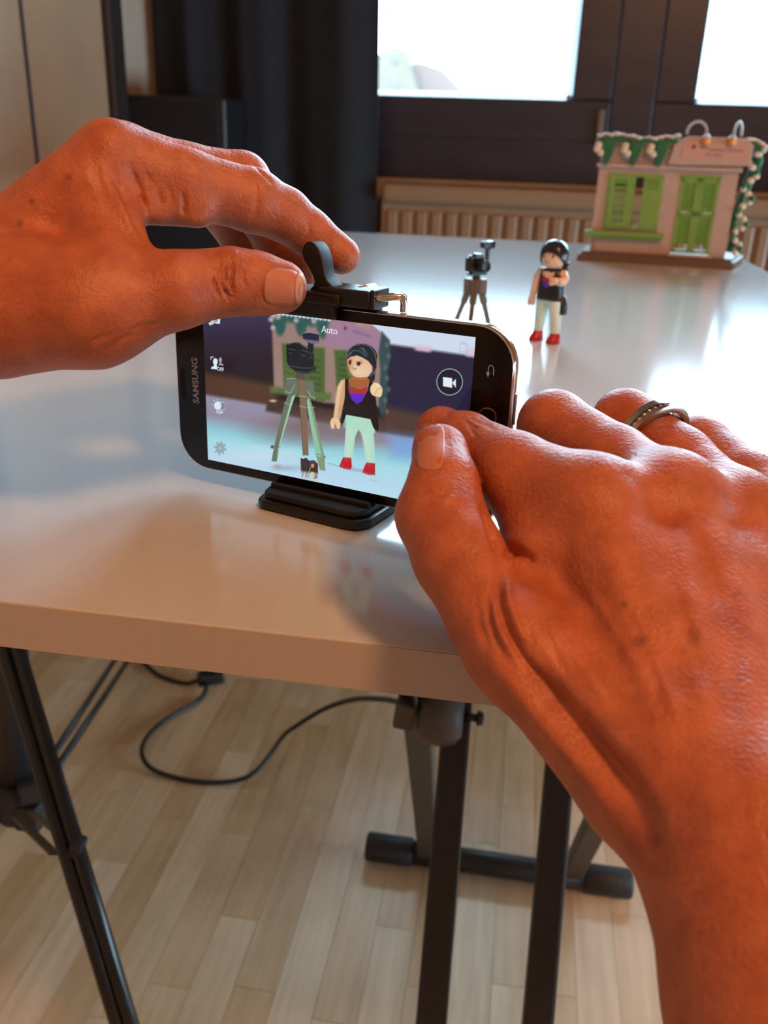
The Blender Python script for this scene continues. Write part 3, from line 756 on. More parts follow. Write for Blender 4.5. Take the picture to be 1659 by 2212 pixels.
poly(B([(985, 752), (1150, 758), (1168, 800), (1130, 865), (1050, 885), (960, 850), (938, 780)]), (168, 96, 54), 1.2)
poly(B([(905, 772), (940, 772), (938, 850), (960, 950), (1030, 1038), (1085, 1000), (1140, 900), (1168, 780), (1195, 800), (1232, 1000), (1262, 1290), (1248, 1326), (1205, 1290), (1172, 1197), (1040, 1172), (915, 1150), (882, 1245), (860, 1235), (880, 1120), (905, 960)]), (16, 16, 20))
poly(B([(932, 838), (980, 868), (1060, 884), (1145, 855), (1122, 938), (1030, 938), (950, 922)]), (168, 50, 56)); poly(B([(948, 922), (1118, 938), (1085, 1010), (1030, 1040), (975, 992)]), (92, 38, 196)); line(B([(938, 840), (950, 925)]), 1.0, (120, 40, 60))
Be(1010, 1090, 80, 30, (48, 48, 54), 8, 0.5)
# head
Be(1080, 545, 165, 145, (20, 32, 40)); poly(B([(1160, 520), (1240, 540), (1240, 640), (1205, 740), (1150, 720)]), (20, 30, 38)); Be(1180, 745, 40, 42, (16, 26, 34)); poly(B([(1175, 760), (1225, 700), (1215, 790), (1195, 800)]), (18, 28, 36))
poly(B([(925, 570), (960, 542), (1030, 525), (1090, 548), (1150, 585), (1192, 640), (1190, 690), (1150, 748), (1060, 762), (995, 745), (955, 690), (932, 625)]), (226, 186, 150))
Be(1075, 690, 100, 60, (240, 212, 178), 8, 0.7); Be(950, 610, 22, 60, (178, 110, 80), 6, 0.6); Be(1120, 650, 40, 30, (238, 186, 160), 8, 0.5)
line(B([(990, 748), (1060, 764), (1145, 755)]), 1.2, (150, 96, 66), 0.8)
Be(957, 598, 14, 25, (74, 36, 26)); Be(1048, 612, 21, 23, (74, 36, 26))
for q_ in ([(1062, 595), (1078, 578)], [(1068, 602), (1090, 592)], [(1070, 610), (1092, 608)], [(968, 588), (982, 576)], [(966, 582), (972, 570)], [(1030, 600), (1020, 588)]): line(B(q_), 0.8, (90, 50, 36), 0.5, 0.9)
line(B([(985, 656), (1000, 674), (1018, 672), (1024, 658)]), 1.4, (150, 86, 40), 0.6)
line(B([(918, 560), (930, 490), (990, 425), (1080, 402), (1160, 425), (1220, 500), (1240, 600), (1238, 640)]), 1.2, (150, 170, 178), 1.0, 0.8)
for q_ in ([(960, 500), (1000, 470), (1060, 480), (1130, 540)], [(1060, 450), (1110, 470), (1140, 520)], [(935, 530), (970, 500)], [(1190, 690), (1215, 720)], [(1090, 440), (1110, 500)]): line(B(q_), 1.6, (112, 150, 158), 1.4, 0.7)
Be(1230, 885, 60, 72, (244, 208, 166)); Be(1262, 915, 36, 52, (240, 206, 160)); line(B([(1215, 950), (1245, 880), (1290, 870)]), 0.9, (190, 140, 100)); line(B([(1205, 815), (1290, 860), (1300, 900)]), 1.2, (250, 240, 225), 0.8)
# thumbnail with a colour wheel
poly(B([(437, 1608), (520, 1630), (620, 1665), (620, 1790), (440, 1760)]), (62, 46, 42)); poly(B([(440, 1745), (618, 1770), (618, 1850), (440, 1820)]), (196, 206, 214), 3)
Be(490, 1640, 26, 34, (48, 50, 58)); line(B([(488, 1670), (455, 1800)]), 1.2, (60, 58, 58)); line(B([(490, 1670), (495, 1810)]), 1.2, (60, 58, 58)); line(B([(494, 1670), (520, 1810)]), 1.2, (60, 58, 58))
Be(565, 1660, 40, 30, (74, 60, 70)); Be(563, 1690, 16, 22, (196, 160, 130)); poly(B([(540, 1705), (590, 1710), (595, 1755), (545, 1750)]), (70, 40, 34)); line(B([(540, 1705), (528, 1755)]), 1.2, (214, 190, 80)); poly(B([(548, 1750), (580, 1755), (560, 1800), (545, 1795)]), (168, 220, 180))
for ang, c_ in ((0, (66, 88, 210)), (90, (70, 150, 80)), (180, (235, 180, 60)), (270, (222, 70, 58))):
    a_ = math.radians(ang + 20); Be(592 + 13 * math.cos(a_), 1802 + 16 * math.sin(a_), 13, 9, c_, 0.6, 1.0, a_ + 0.6)
# icons, left column
WH = (226, 240, 250)
poly(A([(478, 190), (512, 150), (548, 172), (566, 178), (562, 242), (520, 238), (468, 220)]), WH); Ae(517, 196, 24, 26, (52, 48, 78)); Ae(517, 196, 16, 18, WH); Ae(517, 196, 8, 9, (60, 58, 90))
poly(A([(545, 150), (565, 150), (562, 134), (596, 162), (572, 192), (570, 176), (552, 178)]), WH); poly(A([(440, 238), (470, 214), (470, 228), (496, 232), (494, 250), (468, 246), (466, 264)]), WH)
line(A([(468, 616), (468, 590), (496, 592)]), 1.6, WH); Ae(514, 640, 25, 36, WH); poly(A([(468, 716), (472, 698), (500, 684), (502, 660), (526, 660), (530, 684), (536, 692), (532, 722)]), WH)
Ae(567, 622, 17, 26, (168, 160, 168)); poly(A([(543, 676), (560, 656), (560, 640), (576, 640), (578, 658), (600, 670), (600, 682)]), (168, 160, 168))
Ae(542, 1104, 41, 44, WH); Ae(582, 1108, 41, 44, WH, 0.5, 1.0); Ae(586, 1108, 35, 38, (128, 132, 150)); Ae(552, 1106, 26, 34, WH, 0.6, 0.9)
for q_ in ([(498, 1046), (506, 1058)], [(534, 1036), (537, 1048)], [(480, 1092), (490, 1092)]): line(A(q_), 1.3, WH)
for k in range(8):
    a_ = k * math.pi / 4 + 0.2; line(A([(566 + 40 * math.cos(a_), 1552 + 46 * math.sin(a_)), (566 + 58 * math.cos(a_), 1552 + 66 * math.sin(a_))]), 4.2, (150, 166, 176))
Ae(566, 1552, 46, 52, (152, 166, 176)); Ae(566, 1552, 16, 18, (128, 180, 190)); Ae(566, 1552, 12, 13, (178, 196, 204))
# record button and memory card glyph on the right
elli(971.5, 825, 28.5, 29, (190, 198, 215)); elli(971.5, 825, 26.8, 27.3, (20, 20, 38)); poly([(957, 814), (977, 817), (977, 838), (957, 834)], (226, 240, 252)); poly([(977, 827), (985, 818), (985, 838)], (226, 240, 252))
line([(994, 744), (997, 740), (1010, 742), (1009, 761), (993, 759), (994, 744)], 0.9, (160, 168, 186)); line([(998, 743), (1007, 744)], 2.2, (176, 184, 200), 0.6, 0.7)

me = bpy.data.meshes.new('display_picture')
idx = np.arange(GX * GY).reshape(GY, GX)
quads = np.stack([idx[:-1, :-1], idx[:-1, 1:], idx[1:, 1:], idx[1:, :-1]], -1).reshape(-1, 4)
me.vertices.add(GX * GY)
me.vertices.foreach_set('co', np.stack([LXf, LYf, np.full(len(LXf), 0.00006)], 1).ravel())
me.loops.add(quads.size); me.loops.foreach_set('vertex_index', quads.ravel())
me.polygons.add(len(quads)); me.polygons.foreach_set('loop_start', np.arange(0, quads.size, 4)); me.polygons.foreach_set('loop_total', np.full(len(quads), 4))
me.update(); me.validate()
ca = me.attributes.new('screen_colour', 'FLOAT_COLOR', 'POINT')
ca.data.foreach_set('color', np.concatenate([lin(np.clip(IMG, 0, 255)), np.ones((len(IMG), 1))], 1).ravel())
M_scr = bpy.data.materials.new('lit_display'); M_scr.use_nodes = True
nt = M_scr.node_tree; p = nt.nodes['Principled BSDF']
an = nt.nodes.new('ShaderNodeAttribute'); an.attribute_name = 'screen_colour'
p.inputs['Base Color'].default_value = (0.008, 0.008, 0.008, 1); p.inputs['Roughness'].default_value = 0.1
nt.links.new(an.outputs['Color'], p.inputs['Emission Color']); p.inputs['Emission Strength'].default_value = 0.95 / 2 ** EXPO
dsp = link('display_picture', me, M_scr, phone)
dsp['label'] = 'lit display with a camera view of the toy tripod and doll'

def text(body, name, mt, parent, M4, width, height, shear=0.0, bold=0.0):
    cu = bpy.data.curves.new(name, 'FONT'); cu.body = body; cu.size = 1.0; cu.offset = bold; cu.resolution_u = 3
    tmp = bpy.data.objects.new(name + '_tmp', cu); COL.objects.link(tmp)
    dg = bpy.context.evaluated_depsgraph_get()
    me = bpy.data.meshes.new_from_object(tmp.evaluated_get(dg))
    bpy.data.objects.remove(tmp)
    co = np.array([v.co[:] for v in me.vertices]); lo_, hi_ = co.min(0), co.max(0)
    for v in me.vertices:
        v.co = M4 @ Vector(((v.co.x - lo_[0]) / (hi_[0] - lo_[0]) * width, (v.co.y - lo_[1]) / (hi_[1] - lo_[1]) * height, 0))
    me.name = name
    me.materials.clear()
    return link(name, me, mt, parent)
M_txt = emis('white_screen_lettering', (232, 242, 250), 0.95)
def onscreen(px0, py0, z): q = p2s(px0, py0); return Matrix.Translation((q[0], q[1], z))
def slen(a, b): return float(np.linalg.norm(p2s(*a) - p2s(*b)))
text('Auto', 'mode_lettering', M_txt, phone, onscreen(694.5, 718, 0.00012), slen((694.5, 718), (729, 722)), slen((694.5, 718), (694, 703)))
text('OFF', 'setting_lettering', M_txt, phone, onscreen(469.5, 800.5, 0.00012), slen((469.5, 800.5), (484, 802)), slen((469.5, 800.5), (469.3, 792)), bold=0.015)
text('OFF', 'setting_lettering', M_txt, phone, onscreen(468, 892.5, 0.00012), slen((468, 892.5), (482, 894)), slen((468, 892.5), (467.8, 886)), bold=0.015)
M_logo = mat('silver_printed_lettering', (0.50, 0.42, 0.37), 0.35, metal=0.6, nscale=80, namt=0.05)
q0 = p2s(430.5, 872); text('SAMSUNG', 'maker_lettering', M_logo, phone, Matrix.Translation((q0[0], q0[1], 0.00008)) @ Matrix.Rotation(math.pi / 2, 4, 'Z'), slen((430, 872), (424.5, 774)), slen((430, 830), (417, 830)), bold=0.02)
# earpiece slot
q0 = p2s(395, 828); MB().prism(rrect(0.0022, 0.0125, 0.0010, 4, q0[0], q0[1]), 0.00001, 0.00008).build('earpiece_slot', mat('black_mesh', (0.004, 0.004, 0.004), 0.8, nscale=900), phone)
# home button: chrome pill ring and black centre
q0 = p2s(1051, 927)
hb = MB(); o_, i_ = rrect(0.0068, 0.0155, 0.0032, 8, q0[0], q0[1]), rrect(0.0058, 0.0145, 0.0027, 8, q0[0], q0[1])
va = [hb.bm.verts.new((x, y, 0.00030)) for x, y in o_]; vb = [hb.bm.verts.new((x, y, 0.00036)) for x, y in i_]; vc = [hb.bm.verts.new((x, y, 0.0)) for x, y in o_]
for k in range(len(va)):
    k2 = (k + 1) % len(va); hb.bm.faces.new((va[k], va[k2], vb[k2], vb[k])); hb.bm.faces.new((vc[k], vc[k2], va[k2], va[k]))
hbo = hb.build('home_button_ring', M_steel, phone)
MB().prism(i_, 0.0, 0.00025).build('home_button', M_pblack, phone)
# return key glyph
gl = MB(); gp = [p2s(*q) for q in ((1054.5, 812), (1055, 794), (1059, 789), (1064, 790), (1066.5, 796), (1066, 811))]
gl.tube([(a[0], a[1], 0.00006) for a in gp], 0.00016, 6); ga = [p2s(*q) for q in ((1049.5, 804), (1054.5, 815), (1058.5, 805))]
gl.prism([(a[0], a[1]) for a in ga], 0.00003, 0.00012)
gl.build('return_key_glyph', emis('dim_key_light', (112, 106, 110), 0.9), phone)

# ------------------------------------------------------------------ phone clamp holding it upright
cl = empty('phone_clamp', (0, 0, 0), label='black plastic clamp holding the phone upright by both long sides', cat='phone holder')
cl.matrix_world = PM
mm = 0.001
def mbx(x0, x1, y0, y1, z0, z1, bev=1.0):
    return MB().box(((x0 + x1) / 2 * mm, (y0 + y1) / 2 * mm, (z0 + z1) / 2 * mm), ((x1 - x0) * mm, (y1 - y0) * mm, (z1 - z0) * mm), bev=bev * mm, seg=3)
mbx(-14, 14, -40, 40, -16, -8.7, 1.5).build('spine', M_clamp, cl)
# lower jaw: chunky foot with a softer upper lip, chamfered right end
jo = [(-27.5, 3), (-26.5, 8.5), (-23, 10.6), (14, 12.2), (19, 11.2), (22.5, 6), (23.5, -16), (-27, -16)]
jm = Matrix(((1, 0, 0, 0), (0, 0, 1, 0), (0, 1, 0, 0), (0, 0, 0, 1)))       # (x, z) outline extruded along y
MB().prism([(a * mm, b * mm) for a, b in jo], -43.6 * mm, -39.6 * mm, jm).build('jaw', M_clamp, cl, bevel=0.0012)
ji = [(-25.5, 2), (-24.5, 7.0), (-21.5, 9.0), (13, 10.4), (17.3, 9.4), (20.5, 5), (21.5, -16), (-25, -16)]
MB().prism([(a * mm, b * mm) for a, b in ji], -39.7 * mm, -36.6 * mm, jm).build('jaw_pad', M_clampr, cl, bevel=0.0012)
mbx(-24, 20, -38, -34.6, 0.9, 3.4, 0.8).build('jaw_lip', M_clampr, cl)
# upper jaw: overlaps the front bezel, carries the housing and the lever
mbx(-26, 6, 36.7, 41.5, -15, 4.2, 1.4).build('jaw', M_clamp, cl)
mbx(-26, 4, 32.2, 38.0, 0.8, 4.2, 1.2).build('jaw_lip', M_clampr, cl)
mbx(-4, 17.0, 37.0, 43.4, -13, 2.5, 1.1).build('housing', M_clamp, cl)
mbx(16.6, 18.4, 36.9, 43.8, -11, 1.5, 0.6).build('housing_cap', M_clamp, cl)
# lever: curved fin between finger and thumb
lev_o = [(-9.5, 40.5), (-6.6, 44.0), (-8.2, 48.0), (-11.2, 52.0), (-11.6, 55.5), (-10.0, 57.8), (-7.4, 58.0), (-5.0, 55.8), (-3.4, 52.0), (-2.6, 48.0), (-1.0, 45.0), (2.6, 42.6), (6.0, 41.8), (4.0, 40.0)]
lev_s = [tuple(q) for q in spline(lev_o + [lev_o[0]], 4)][:-1]
lvo = MB().prism([(a * mm, b * mm) for a, b in lev_s], -8.0 * mm, 0.0 * mm).build('lever', M_clampr, cl, smooth=True, bevel=0.0014)
lvo.modifiers['bevel'].segments = 4; lvo.modifiers['bevel'].angle_limit = math.radians(50)
hk = [(14, 40.6, -1), (20, 41.0, -1.5), (24.0, 41.6, -3), (26.2, 41.6, -4.6), (26.8, 40.2, -5.2), (26.9, 38.0, -5.3), (26.9, 36.4, -5.3)]
MB().tube([Vector(a) * mm for a in spline(hk, 5)], 1.25 * mm, 12).build('chrome_hook', M_chrome, cl, True)
hk2 = [(14, 40.6, -7), (22, 41.2, -7.6), (26.0, 41.8, -6.6), (26.6, 41.0, -5.6)]
MB().tube([Vector(a) * mm for a in spline(hk2, 5)], 1.1 * mm, 12).build('chrome_hook', M_chrome, cl, True)
MB().tube([Vector((9, 42.2, -6)) * mm, Vector((9, 42.2, -17)) * mm], 1.6 * mm, 10).build('axle_pin', M_chrome, cl, True)

# ------------------------------------------------------------------ toy doll
M_skin_t = mat('doll_skin_plastic', (0.88, 0.62, 0.46), 0.35, nscale=200, namt=0.03, sss=0.2)
M_hair_t = mat('glossy_black_doll_hair', (0.012, 0.014, 0.016), 0.22, nscale=400, namt=0.3, bump=0.2, bscale=900)
M_mint = mat('mint_plastic', (0.70, 0.90, 0.80), 0.35, nscale=200, namt=0.03, sss=0.15)
M_red = mat('red_shoe_plastic', (0.52, 0.015, 0.035), 0.25, nscale=300, namt=0.08)
M_vest = mat('black_vest_plastic', (0.014, 0.013, 0.014), 0.4, nscale=300, namt=0.2)
M_redp = mat('red_print', (0.42, 0.03, 0.045), 0.4, nscale=300); M_pur = mat('violet_print', (0.14, 0.03, 0.50), 0.4, nscale=300)
M_eye = mat('brown_print', (0.09, 0.03, 0.02), 0.3, nscale=300)
doll = empty('toy_doll', T(19.0, 690, 0), math.radians(-34), label='dark-haired toy doll with red shoes and mint trousers beside the toy tripod', cat='toy figure')
def DP(mb, nm, mt, smooth=True, auto=None, parent=doll):
    for v in mb.bm.verts: v.co *= mm
    return mb.build(nm, mt, parent, smooth, auto=auto)
def loft(rings, n=20, power=2.0):
    """rings of (cx, cy, z, rx, ry) stacked upward, super-elliptic section"""
    mb = MB(); rr = []
    for cx, cy, z, rx, ry in rings:
        r = []
        for k in range(n):
            a = 2 * math.pi * k / n; c, s = math.cos(a), math.sin(a)
            r.append(mb.bm.verts.new((cx + rx * math.copysign(abs(c) ** (2 / power), c), cy + ry * math.copysign(abs(s) ** (2 / power), s), z)))
        rr.append(r)
    for a, b in zip(rr, rr[1:]):
        for k in range(n): mb.bm.faces.new((a[k], a[(k + 1) % n], b[(k + 1) % n], b[k]))
    mb.bm.faces.new(rr[0][::-1]); mb.bm.faces.new(rr[-1])
    return mb
for s in (-1, 1):
    lg = loft([(s * 7.6, 0, 5.5, 3.3, 3.6), (s * 7.5, 0, 8, 3.4, 3.8), (s * 7.0, 0, 16, 3.7, 4.4), (s * 6.3, 0, 22, 4.0, 5.0), (s * 5.4, 0, 26.5, 4.9, 5.6), (s * 4.9, 0, 30, 5.3, 5.9), (s * 4.8, 0, 33, 5.0, 5.9)], 20, 2.6)
    DP(lg, 'leg', M_mint)
    sh = loft([(s * 7.8, -1.6, 0, 4.3, 6.4), (s * 7.8, -1.6, 1.6, 4.5, 6.6), (s * 7.8, -1.4, 3.2, 4.2, 6.0), (s * 7.7, -0.2, 5.2, 3.8, 4.4), (s * 7.6, 0.1, 7.2, 3.6, 3.9)], 20, 2.4)
    shoe = DP(sh, 'shoe', M_red)
    DP(loft([(s * 7.8, -1.6, -0.01, 4.7, 6.8), (s * 7.8, -1.6, 0.9, 4.7, 6.8)], 20, 2.4), 'sole', mat('dark_red_sole', (0.35, 0.01, 0.02), 0.4), parent=shoe)
DP(loft([(0, 0, 29.0, 9.6, 5.9), (0, 0, 33.0, 9.8, 6.0), (0, 0, 37, 9.0, 5.7)], 24, 2.8), 'hips', M_mint)
ves = DP(loft([(0, 0, 31.5, 10.6, 7.0), (0, 0, 34, 10.4, 6.9), (0, 0, 42, 9.4, 6.3), (0, 0, 49, 9.2, 6.0), (0, 0, 53, 8.4, 5.4), (0, 0, 54.5, 6.2, 4.4)], 26, 2.6), 'vest', M_vest)
# longer back tail of the vest
DP(loft([(8.0, 3.4, 21.5, 5.0, 4.4), (7.2, 3.4, 27, 5.8, 4.6), (3.0, 2.4, 35, 8.6, 4.6)], 20, 2.6), 'vest_tail', M_vest)
def front_patch(poly2, y_of, mt, nm, off):
    """flat print wrapped on the front of the vest: outline in (x, z)"""
    mb = MB(); n = len(poly2); cx = sum(p[0] for p in poly2) / n; cz = sum(p[1] for p in poly2) / n
    rr = []
    for t in (0.001, 0.35, 0.7, 1.0):
        rr.append([mb.bm.verts.new((cx + (x - cx) * t, y_of(cx + (x - cx) * t, cz + (z - cz) * t) - off, cz + (z - cz) * t)) for x, z in poly2])
    for a, b in zip(rr, rr[1:]):
        for k in range(n): mb.bm.faces.new((a[k], a[(k + 1) % n], b[(k + 1) % n], b[k]))
    mb.bm.faces.new(rr[0])
    return DP(mb, nm, mt, parent=ves)
def vy(x, z):
    rx = np.interp(z, [31.5, 34, 42, 49, 53, 54.5], [10.6, 10.4, 9.4, 9.2, 8.4, 6.2]); ry = np.interp(z, [31.5, 34, 42, 49, 53, 54.5], [7.0, 6.9, 6.3, 6.0, 5.4, 4.4])
    return -ry * max(0.0, 1 - abs(x / rx) ** 2.6) ** (1 / 2.6)
front_patch([(-5.2, 52.8), (0, 52.6), (5.2, 52.8), (5.0, 50.0), (3, 48.0), (0, 47.4), (-3, 48.0), (-5.0, 50.0)], vy, M_skin_t, 'neckline_skin', 0.10)
front_patch([(-5.2, 50.2), (-3, 48.2), (0, 47.6), (3, 48.2), (5.2, 50.2), (4.6, 45.4), (0, 44.9), (-4.6, 45.4)], vy, M_redp, 'red_top_print', 0.16)
front_patch([(-4.6, 45.6), (0, 45.1), (4.6, 45.6), (2.6, 42.0), (0, 40.4), (-2.6, 42.0)], vy, M_pur, 'violet_top_print', 0.16)
DP(MB().lathe([(0, 53), (3.6, 53), (3.3, 57), (0, 57)], 18), 'neck', M_skin_t)
hd = DP(loft([(0, 0, 54.6, 4.2, 4.2), (0, 0, 55.6, 6.8, 6.8), (0, 0, 58, 8.6, 8.4), (0, 0, 62, 9.3, 9.0), (0, 0, 66, 9.2, 8.9), (0, 0, 70, 7.8, 7.6), (0, 0, 72, 5.4, 5.2)], 26), 'head', M_skin_t)
for ex in (-3.6, 3.4):
    DP(MB().ell((ex, -8.35 + 0.03 * ex * ex * 0.8, 63.2), (1.15, 0.30, 1.35), u=14, v=8), 'eye', M_eye, parent=hd)
    for k in range(3):
        DP(MB().tube([(ex + 0.7, -8.35, 64.0 + 0.3 * k), (ex + 2.0 + 0.2 * k, -7.95, 64.4 + 0.75 * k)], 0.12, 5), 'eyelash', M_eye, parent=hd)
DP(MB().tube(spline([(-1.9, -8.5, 60.2), (-0.8, -8.75, 59.2), (0.6, -8.75, 59.2), (1.5, -8.6, 60.1)], 4), 0.22, 6), 'mouth', mat('brown_red_print', (0.30, 0.10, 0.05), 0.4), parent=hd)
# hair: cap with fringe swept to one side, and a thick plait
def hair_cap():
    mb = MB(); n, mrows = 40, 14; rows = []
    for j in range(mrows + 1):
        r = []
        for k in range(n):
            a = 2 * math.pi * k / n
            fr = -math.sin(a)                       # 1 at the front
            low = 57.5 if fr < 0.15 else 57.5 + (fr - 0.15) / 0.85 * 9.0 + 1.6 * math.cos(a)
            z = low + (75.2 - low) * math.sin(j / mrows * math.pi / 2)
            zz = min(max((z - 64.0) / 11.2, -0.75), 1.0)
            rad = 10.6 * math.sqrt(max(0.0, 1 - zz * zz)) if zz > 0 else 10.6 - 1.6 * zz * zz
            rad += 0.22 * math.sin(9 * a + 3 * zz)
            r.append(mb.bm.verts.new((rad * math.cos(a), rad * math.sin(a) * 1.0 + 0.5, z)))
        rows.append(r)
    for a, b in zip(rows, rows[1:]):
        for k in range(n): mb.bm.faces.new((a[k], a[(k + 1) % n], b[(k + 1) % n], b[k]))
    return mb
ho = DP(hair_cap(), 'hair', M_hair_t, parent=hd)
sm = ho.modifiers.new('thick', 'SOLIDIFY'); sm.thickness = 0.0009; sm.offset = -1
for k in range(4):
    DP(MB().ell((8.4 - 0.2 * k, 3.4 + 0.2 * k, 57.8 - 3.1 * k), (2.9 - 0.25 * k, 2.7 - 0.2 * k, 2.4)), 'plait_knot', M_hair_t, parent=ho)
# arms: one hanging, one bent forward
DP(MB().tube(spline([(-9.8, 0, 51.5), (-11.6, -0.6, 47.5), (-12.6, -2.0, 41), (-13.2, -3.4, 34.5)], 5), [3.0] * 4 + [3.1] * 4 + [2.9] * 4 + [2.6] * 4, 16), 'arm', M_skin_t)
DP(MB().ell((-9.8, 0, 51.3), (3.1, 3.3, 3.2)), 'shoulder', M_skin_t)
DP(MB().tube([(-13.3, -3.6, 34.4), (-13.4, -3.9, 32)], 2.3, 14).ell((-13.4, -4.0, 31), (2.9, 3.0, 2.8)).ell((-15.0, -4.4, 28.3), (1.3, 2.3, 2.8)).ell((-11.8, -4.4, 28.3), (1.3, 2.3, 2.8)), 'hand', M_skin_t)
DP(MB().tube(spline([(9.6, 0, 51.2), (12.8, -2.6, 48.6), (13.6, -6.5, 46.6), (12.2, -10.4, 46.8)], 5), 3.0, 16), 'arm', M_skin_t)
DP(MB().ell((9.6, 0, 51.0), (3.1, 3.3, 3.3)), 'shoulder', M_skin_t)
DP(MB().ell((10.6, -12.2, 47.2), (2.9, 2.7, 2.8)).ell((8.6, -14.0, 48.4), (2.2, 1.5, 1.7)).ell((8.8, -13.8, 45.4), (2.2, 1.6, 1.5)), 'hand', M_skin_t)

# ------------------------------------------------------------------ toy tripod and toy camera
M_tg = mat('taupe_grey_plastic', (0.21, 0.205, 0.19), 0.4, nscale=300, namt=0.06)
M_tb = mat('brown_grey_plastic', (0.13, 0.10, 0.08), 0.4, nscale=300, namt=0.06)
M_toyblk = mat('toy_black_plastic', (0.014, 0.013, 0.015), 0.3, nscale=400, namt=0.2)
trc = T(-37.5, 688, 0)
tri = empty('toy_tripod', trc, label='small grey toy tripod standing left of the doll', cat='toy tripod')
def TP(mb, nm, mt, smooth=False, parent=tri):
    for v in mb.bm.verts: v.co *= mm
    return mb.build(nm, mt, parent, smooth)
HT = 42.0
for k, (fx, fy, mt_) in enumerate(((-17.0, 4.0, M_tg), (14.5, 4.0, M_tg), (-2.0, -15.0, M_tb))):
    hip = Vector((fx * 0.28, fy * 0.28, HT - 5)); ft = Vector((fx, fy, 0.6))
    mb = MB(); bar(mb, hip, hip + (ft - hip) * 0.30, 5.2, 4.2); leg = TP(mb, 'leg_bracket', mt_)
    mb = MB(); bar(mb, hip + (ft - hip) * 0.10, ft, 3.7, 3.2); leg = TP(mb, 'leg', mt_)
    mb = MB(); bar(mb, hip + (ft - hip) * 0.62, hip + (ft - hip) * 0.66, 4.3, 3.8); TP(mb, 'leg_clip', mt_, parent=leg)
    TP(MB().lathe([(0, 0), (1.7, 0), (1.9, 0.8), (1.5, 1.8), (0, 1.8)], 12, c=(fx, fy, 0)), 'foot', M_tb, parent=leg)
    pn = Vector((fx, fy, 0)).normalized()
    TP(MB().box(hip + pn * 1.0 + Vector((0, 0, 1.5)), (6.6, 6.0, 11.0), rot=Matrix.Rotation(math.atan2(fy, fx) + math.pi / 2, 3, 'Z'), bev=0.8), 'hip_plate', mt_)
TP(MB().box((0, 0, HT - 3), (7.4, 6.4, 11), bev=0.6), 'crown', M_tb)
TP(MB().lathe([(0, HT), (2.9, HT), (3.1, HT + 3), (2.5, HT + 5.0), (0, HT + 5.0)], 16), 'neck', M_tb, True)
cam_t = empty('toy_camera', trc + np.array([0, 0, (HT + 5.0) * mm]), math.radians(38), label='black toy camera with raised flash mounted on the toy tripod', cat='toy camera')
def CP(mb, nm, mt=M_toyblk, smooth=False, parent=cam_t):
    for v in mb.bm.verts: v.co *= mm * 1.05
    return mb.build(nm, mt, parent, smooth)
CP(MB().prism([(-6, -3), (7, -3), (10, 1.0), (10, 2.4), (-7, 3), (-7.5, 0)], 0, 1.4).box((0.5, 0, 2.0), (12, 5.5, 1.6), bev=0.4), 'mount_plate')
body = CP(MB().box((-0.8, 0, 7.2), (15.5, 7.0, 10.0), bev=1.2, seg=3), 'camera_body')
CP(MB().prism([(-4.2, 12.0), (-2.6, 14.8), (2.4, 14.8), (4.0, 12.0)], -3.0, 3.2, Matrix(((1, 0, 0, 0), (0, 0, 1, 0), (0, 1, 0, 0), (0, 0, 0, 1)))), 'prism_hump')
CP(MB().lathe([(0, 0), (4.2, 0), (4.4, 2), (4.0, 4.5), (4.4, 5), (4.2, 7.5), (3.0, 7.6), (2.8, 6.6), (0, 6.4)], 22, c=(0.6, -3.2, 7.0), rot=Matrix.Rotation(math.pi / 2, 3, 'X')), 'lens', smooth=False)
CP(MB().lathe([(0, 0), (1.5, 0), (1.5, 1.6), (0, 1.8)], 12, c=(-6.0, 0.4, 12.0)), 'shutter_dial', parent=body)
CP(MB().lathe([(0, 0), (1.2, 0), (1.2, 1.2), (0, 1.4)], 12, c=(4.8, 0.8, 12.0)), 'mode_dial', parent=body)
CP(MB().box((-6.9, -3.6, 6.6), (2.6, 2.0, 8.2), bev=0.8), 'hand_grip', parent=body)
CP(MB().box((-2.5, 3.8, 6.6), (8.0, 0.8, 5.6), bev=0.3), 'camera_screen', mat('toy_screen_grey', (0.05, 0.05, 0.06), 0.2), parent=body)
CP(MB().box((8.6, 0.6, 10.0), (2.5, 2.6, 16.0), bev=0.3), 'flash_arm')
CP(MB().prism([(-4.6, 0), (4.6, 0), (4.9, 4.2), (3.2, 4.9), (0, 4.5), (-3.2, 4.9), (-4.9, 4.2)], -2.6, 2.6, Matrix(((1, 0, 0, 8.4), (0, 0, 1, 0.6), (0, 1, 0, 18.4), (0, 0, 0, 1)))), 'flash_head')
CP(MB().lathe([(0, 0), (1.6, 0), (4.0, 1.6), (0, 1.7)], 4, c=(8.4, 0.6, 17.0), rot=Matrix.Rotation(math.pi / 4, 3, 'Z')), 'flash_neck')
#PART3
# ------------------------------------------------------------------ toy house
HA = T(65.9, 1272.4, 0)
hrz = math.atan2(1253.37 - 1272.44, 268.64 - 65.9)
hs = empty('toy_house', HA, hrz, label='pink toy house front with green shutters, door and flower garlands', cat='toy house')
M_pink = mat('pale_pink_plastic', (0.50, 0.36, 0.30), 0.45, nscale=60, namt=0.04)
M_lime = mat('lime_green_plastic', (0.20, 0.36, 0.07), 0.4, nscale=80, namt=0.06)
M_tbase = mat('brown_base_plate', (0.16, 0.10, 0.075), 0.5, nscale=60, namt=0.08)
M_leaf = mat('garland_green', (0.018, 0.13, 0.05), 0.45, nscale=150, namt=0.2)
M_blos = mat('cream_blossom', (0.72, 0.60, 0.44), 0.5, nscale=150, namt=0.08)
M_orng = mat('orange_lamp_plastic', (0.85, 0.32, 0.05), 0.35, nscale=100)
M_clear = mat('milky_clear_plastic', (0.50, 0.48, 0.50), 0.2, nscale=50)
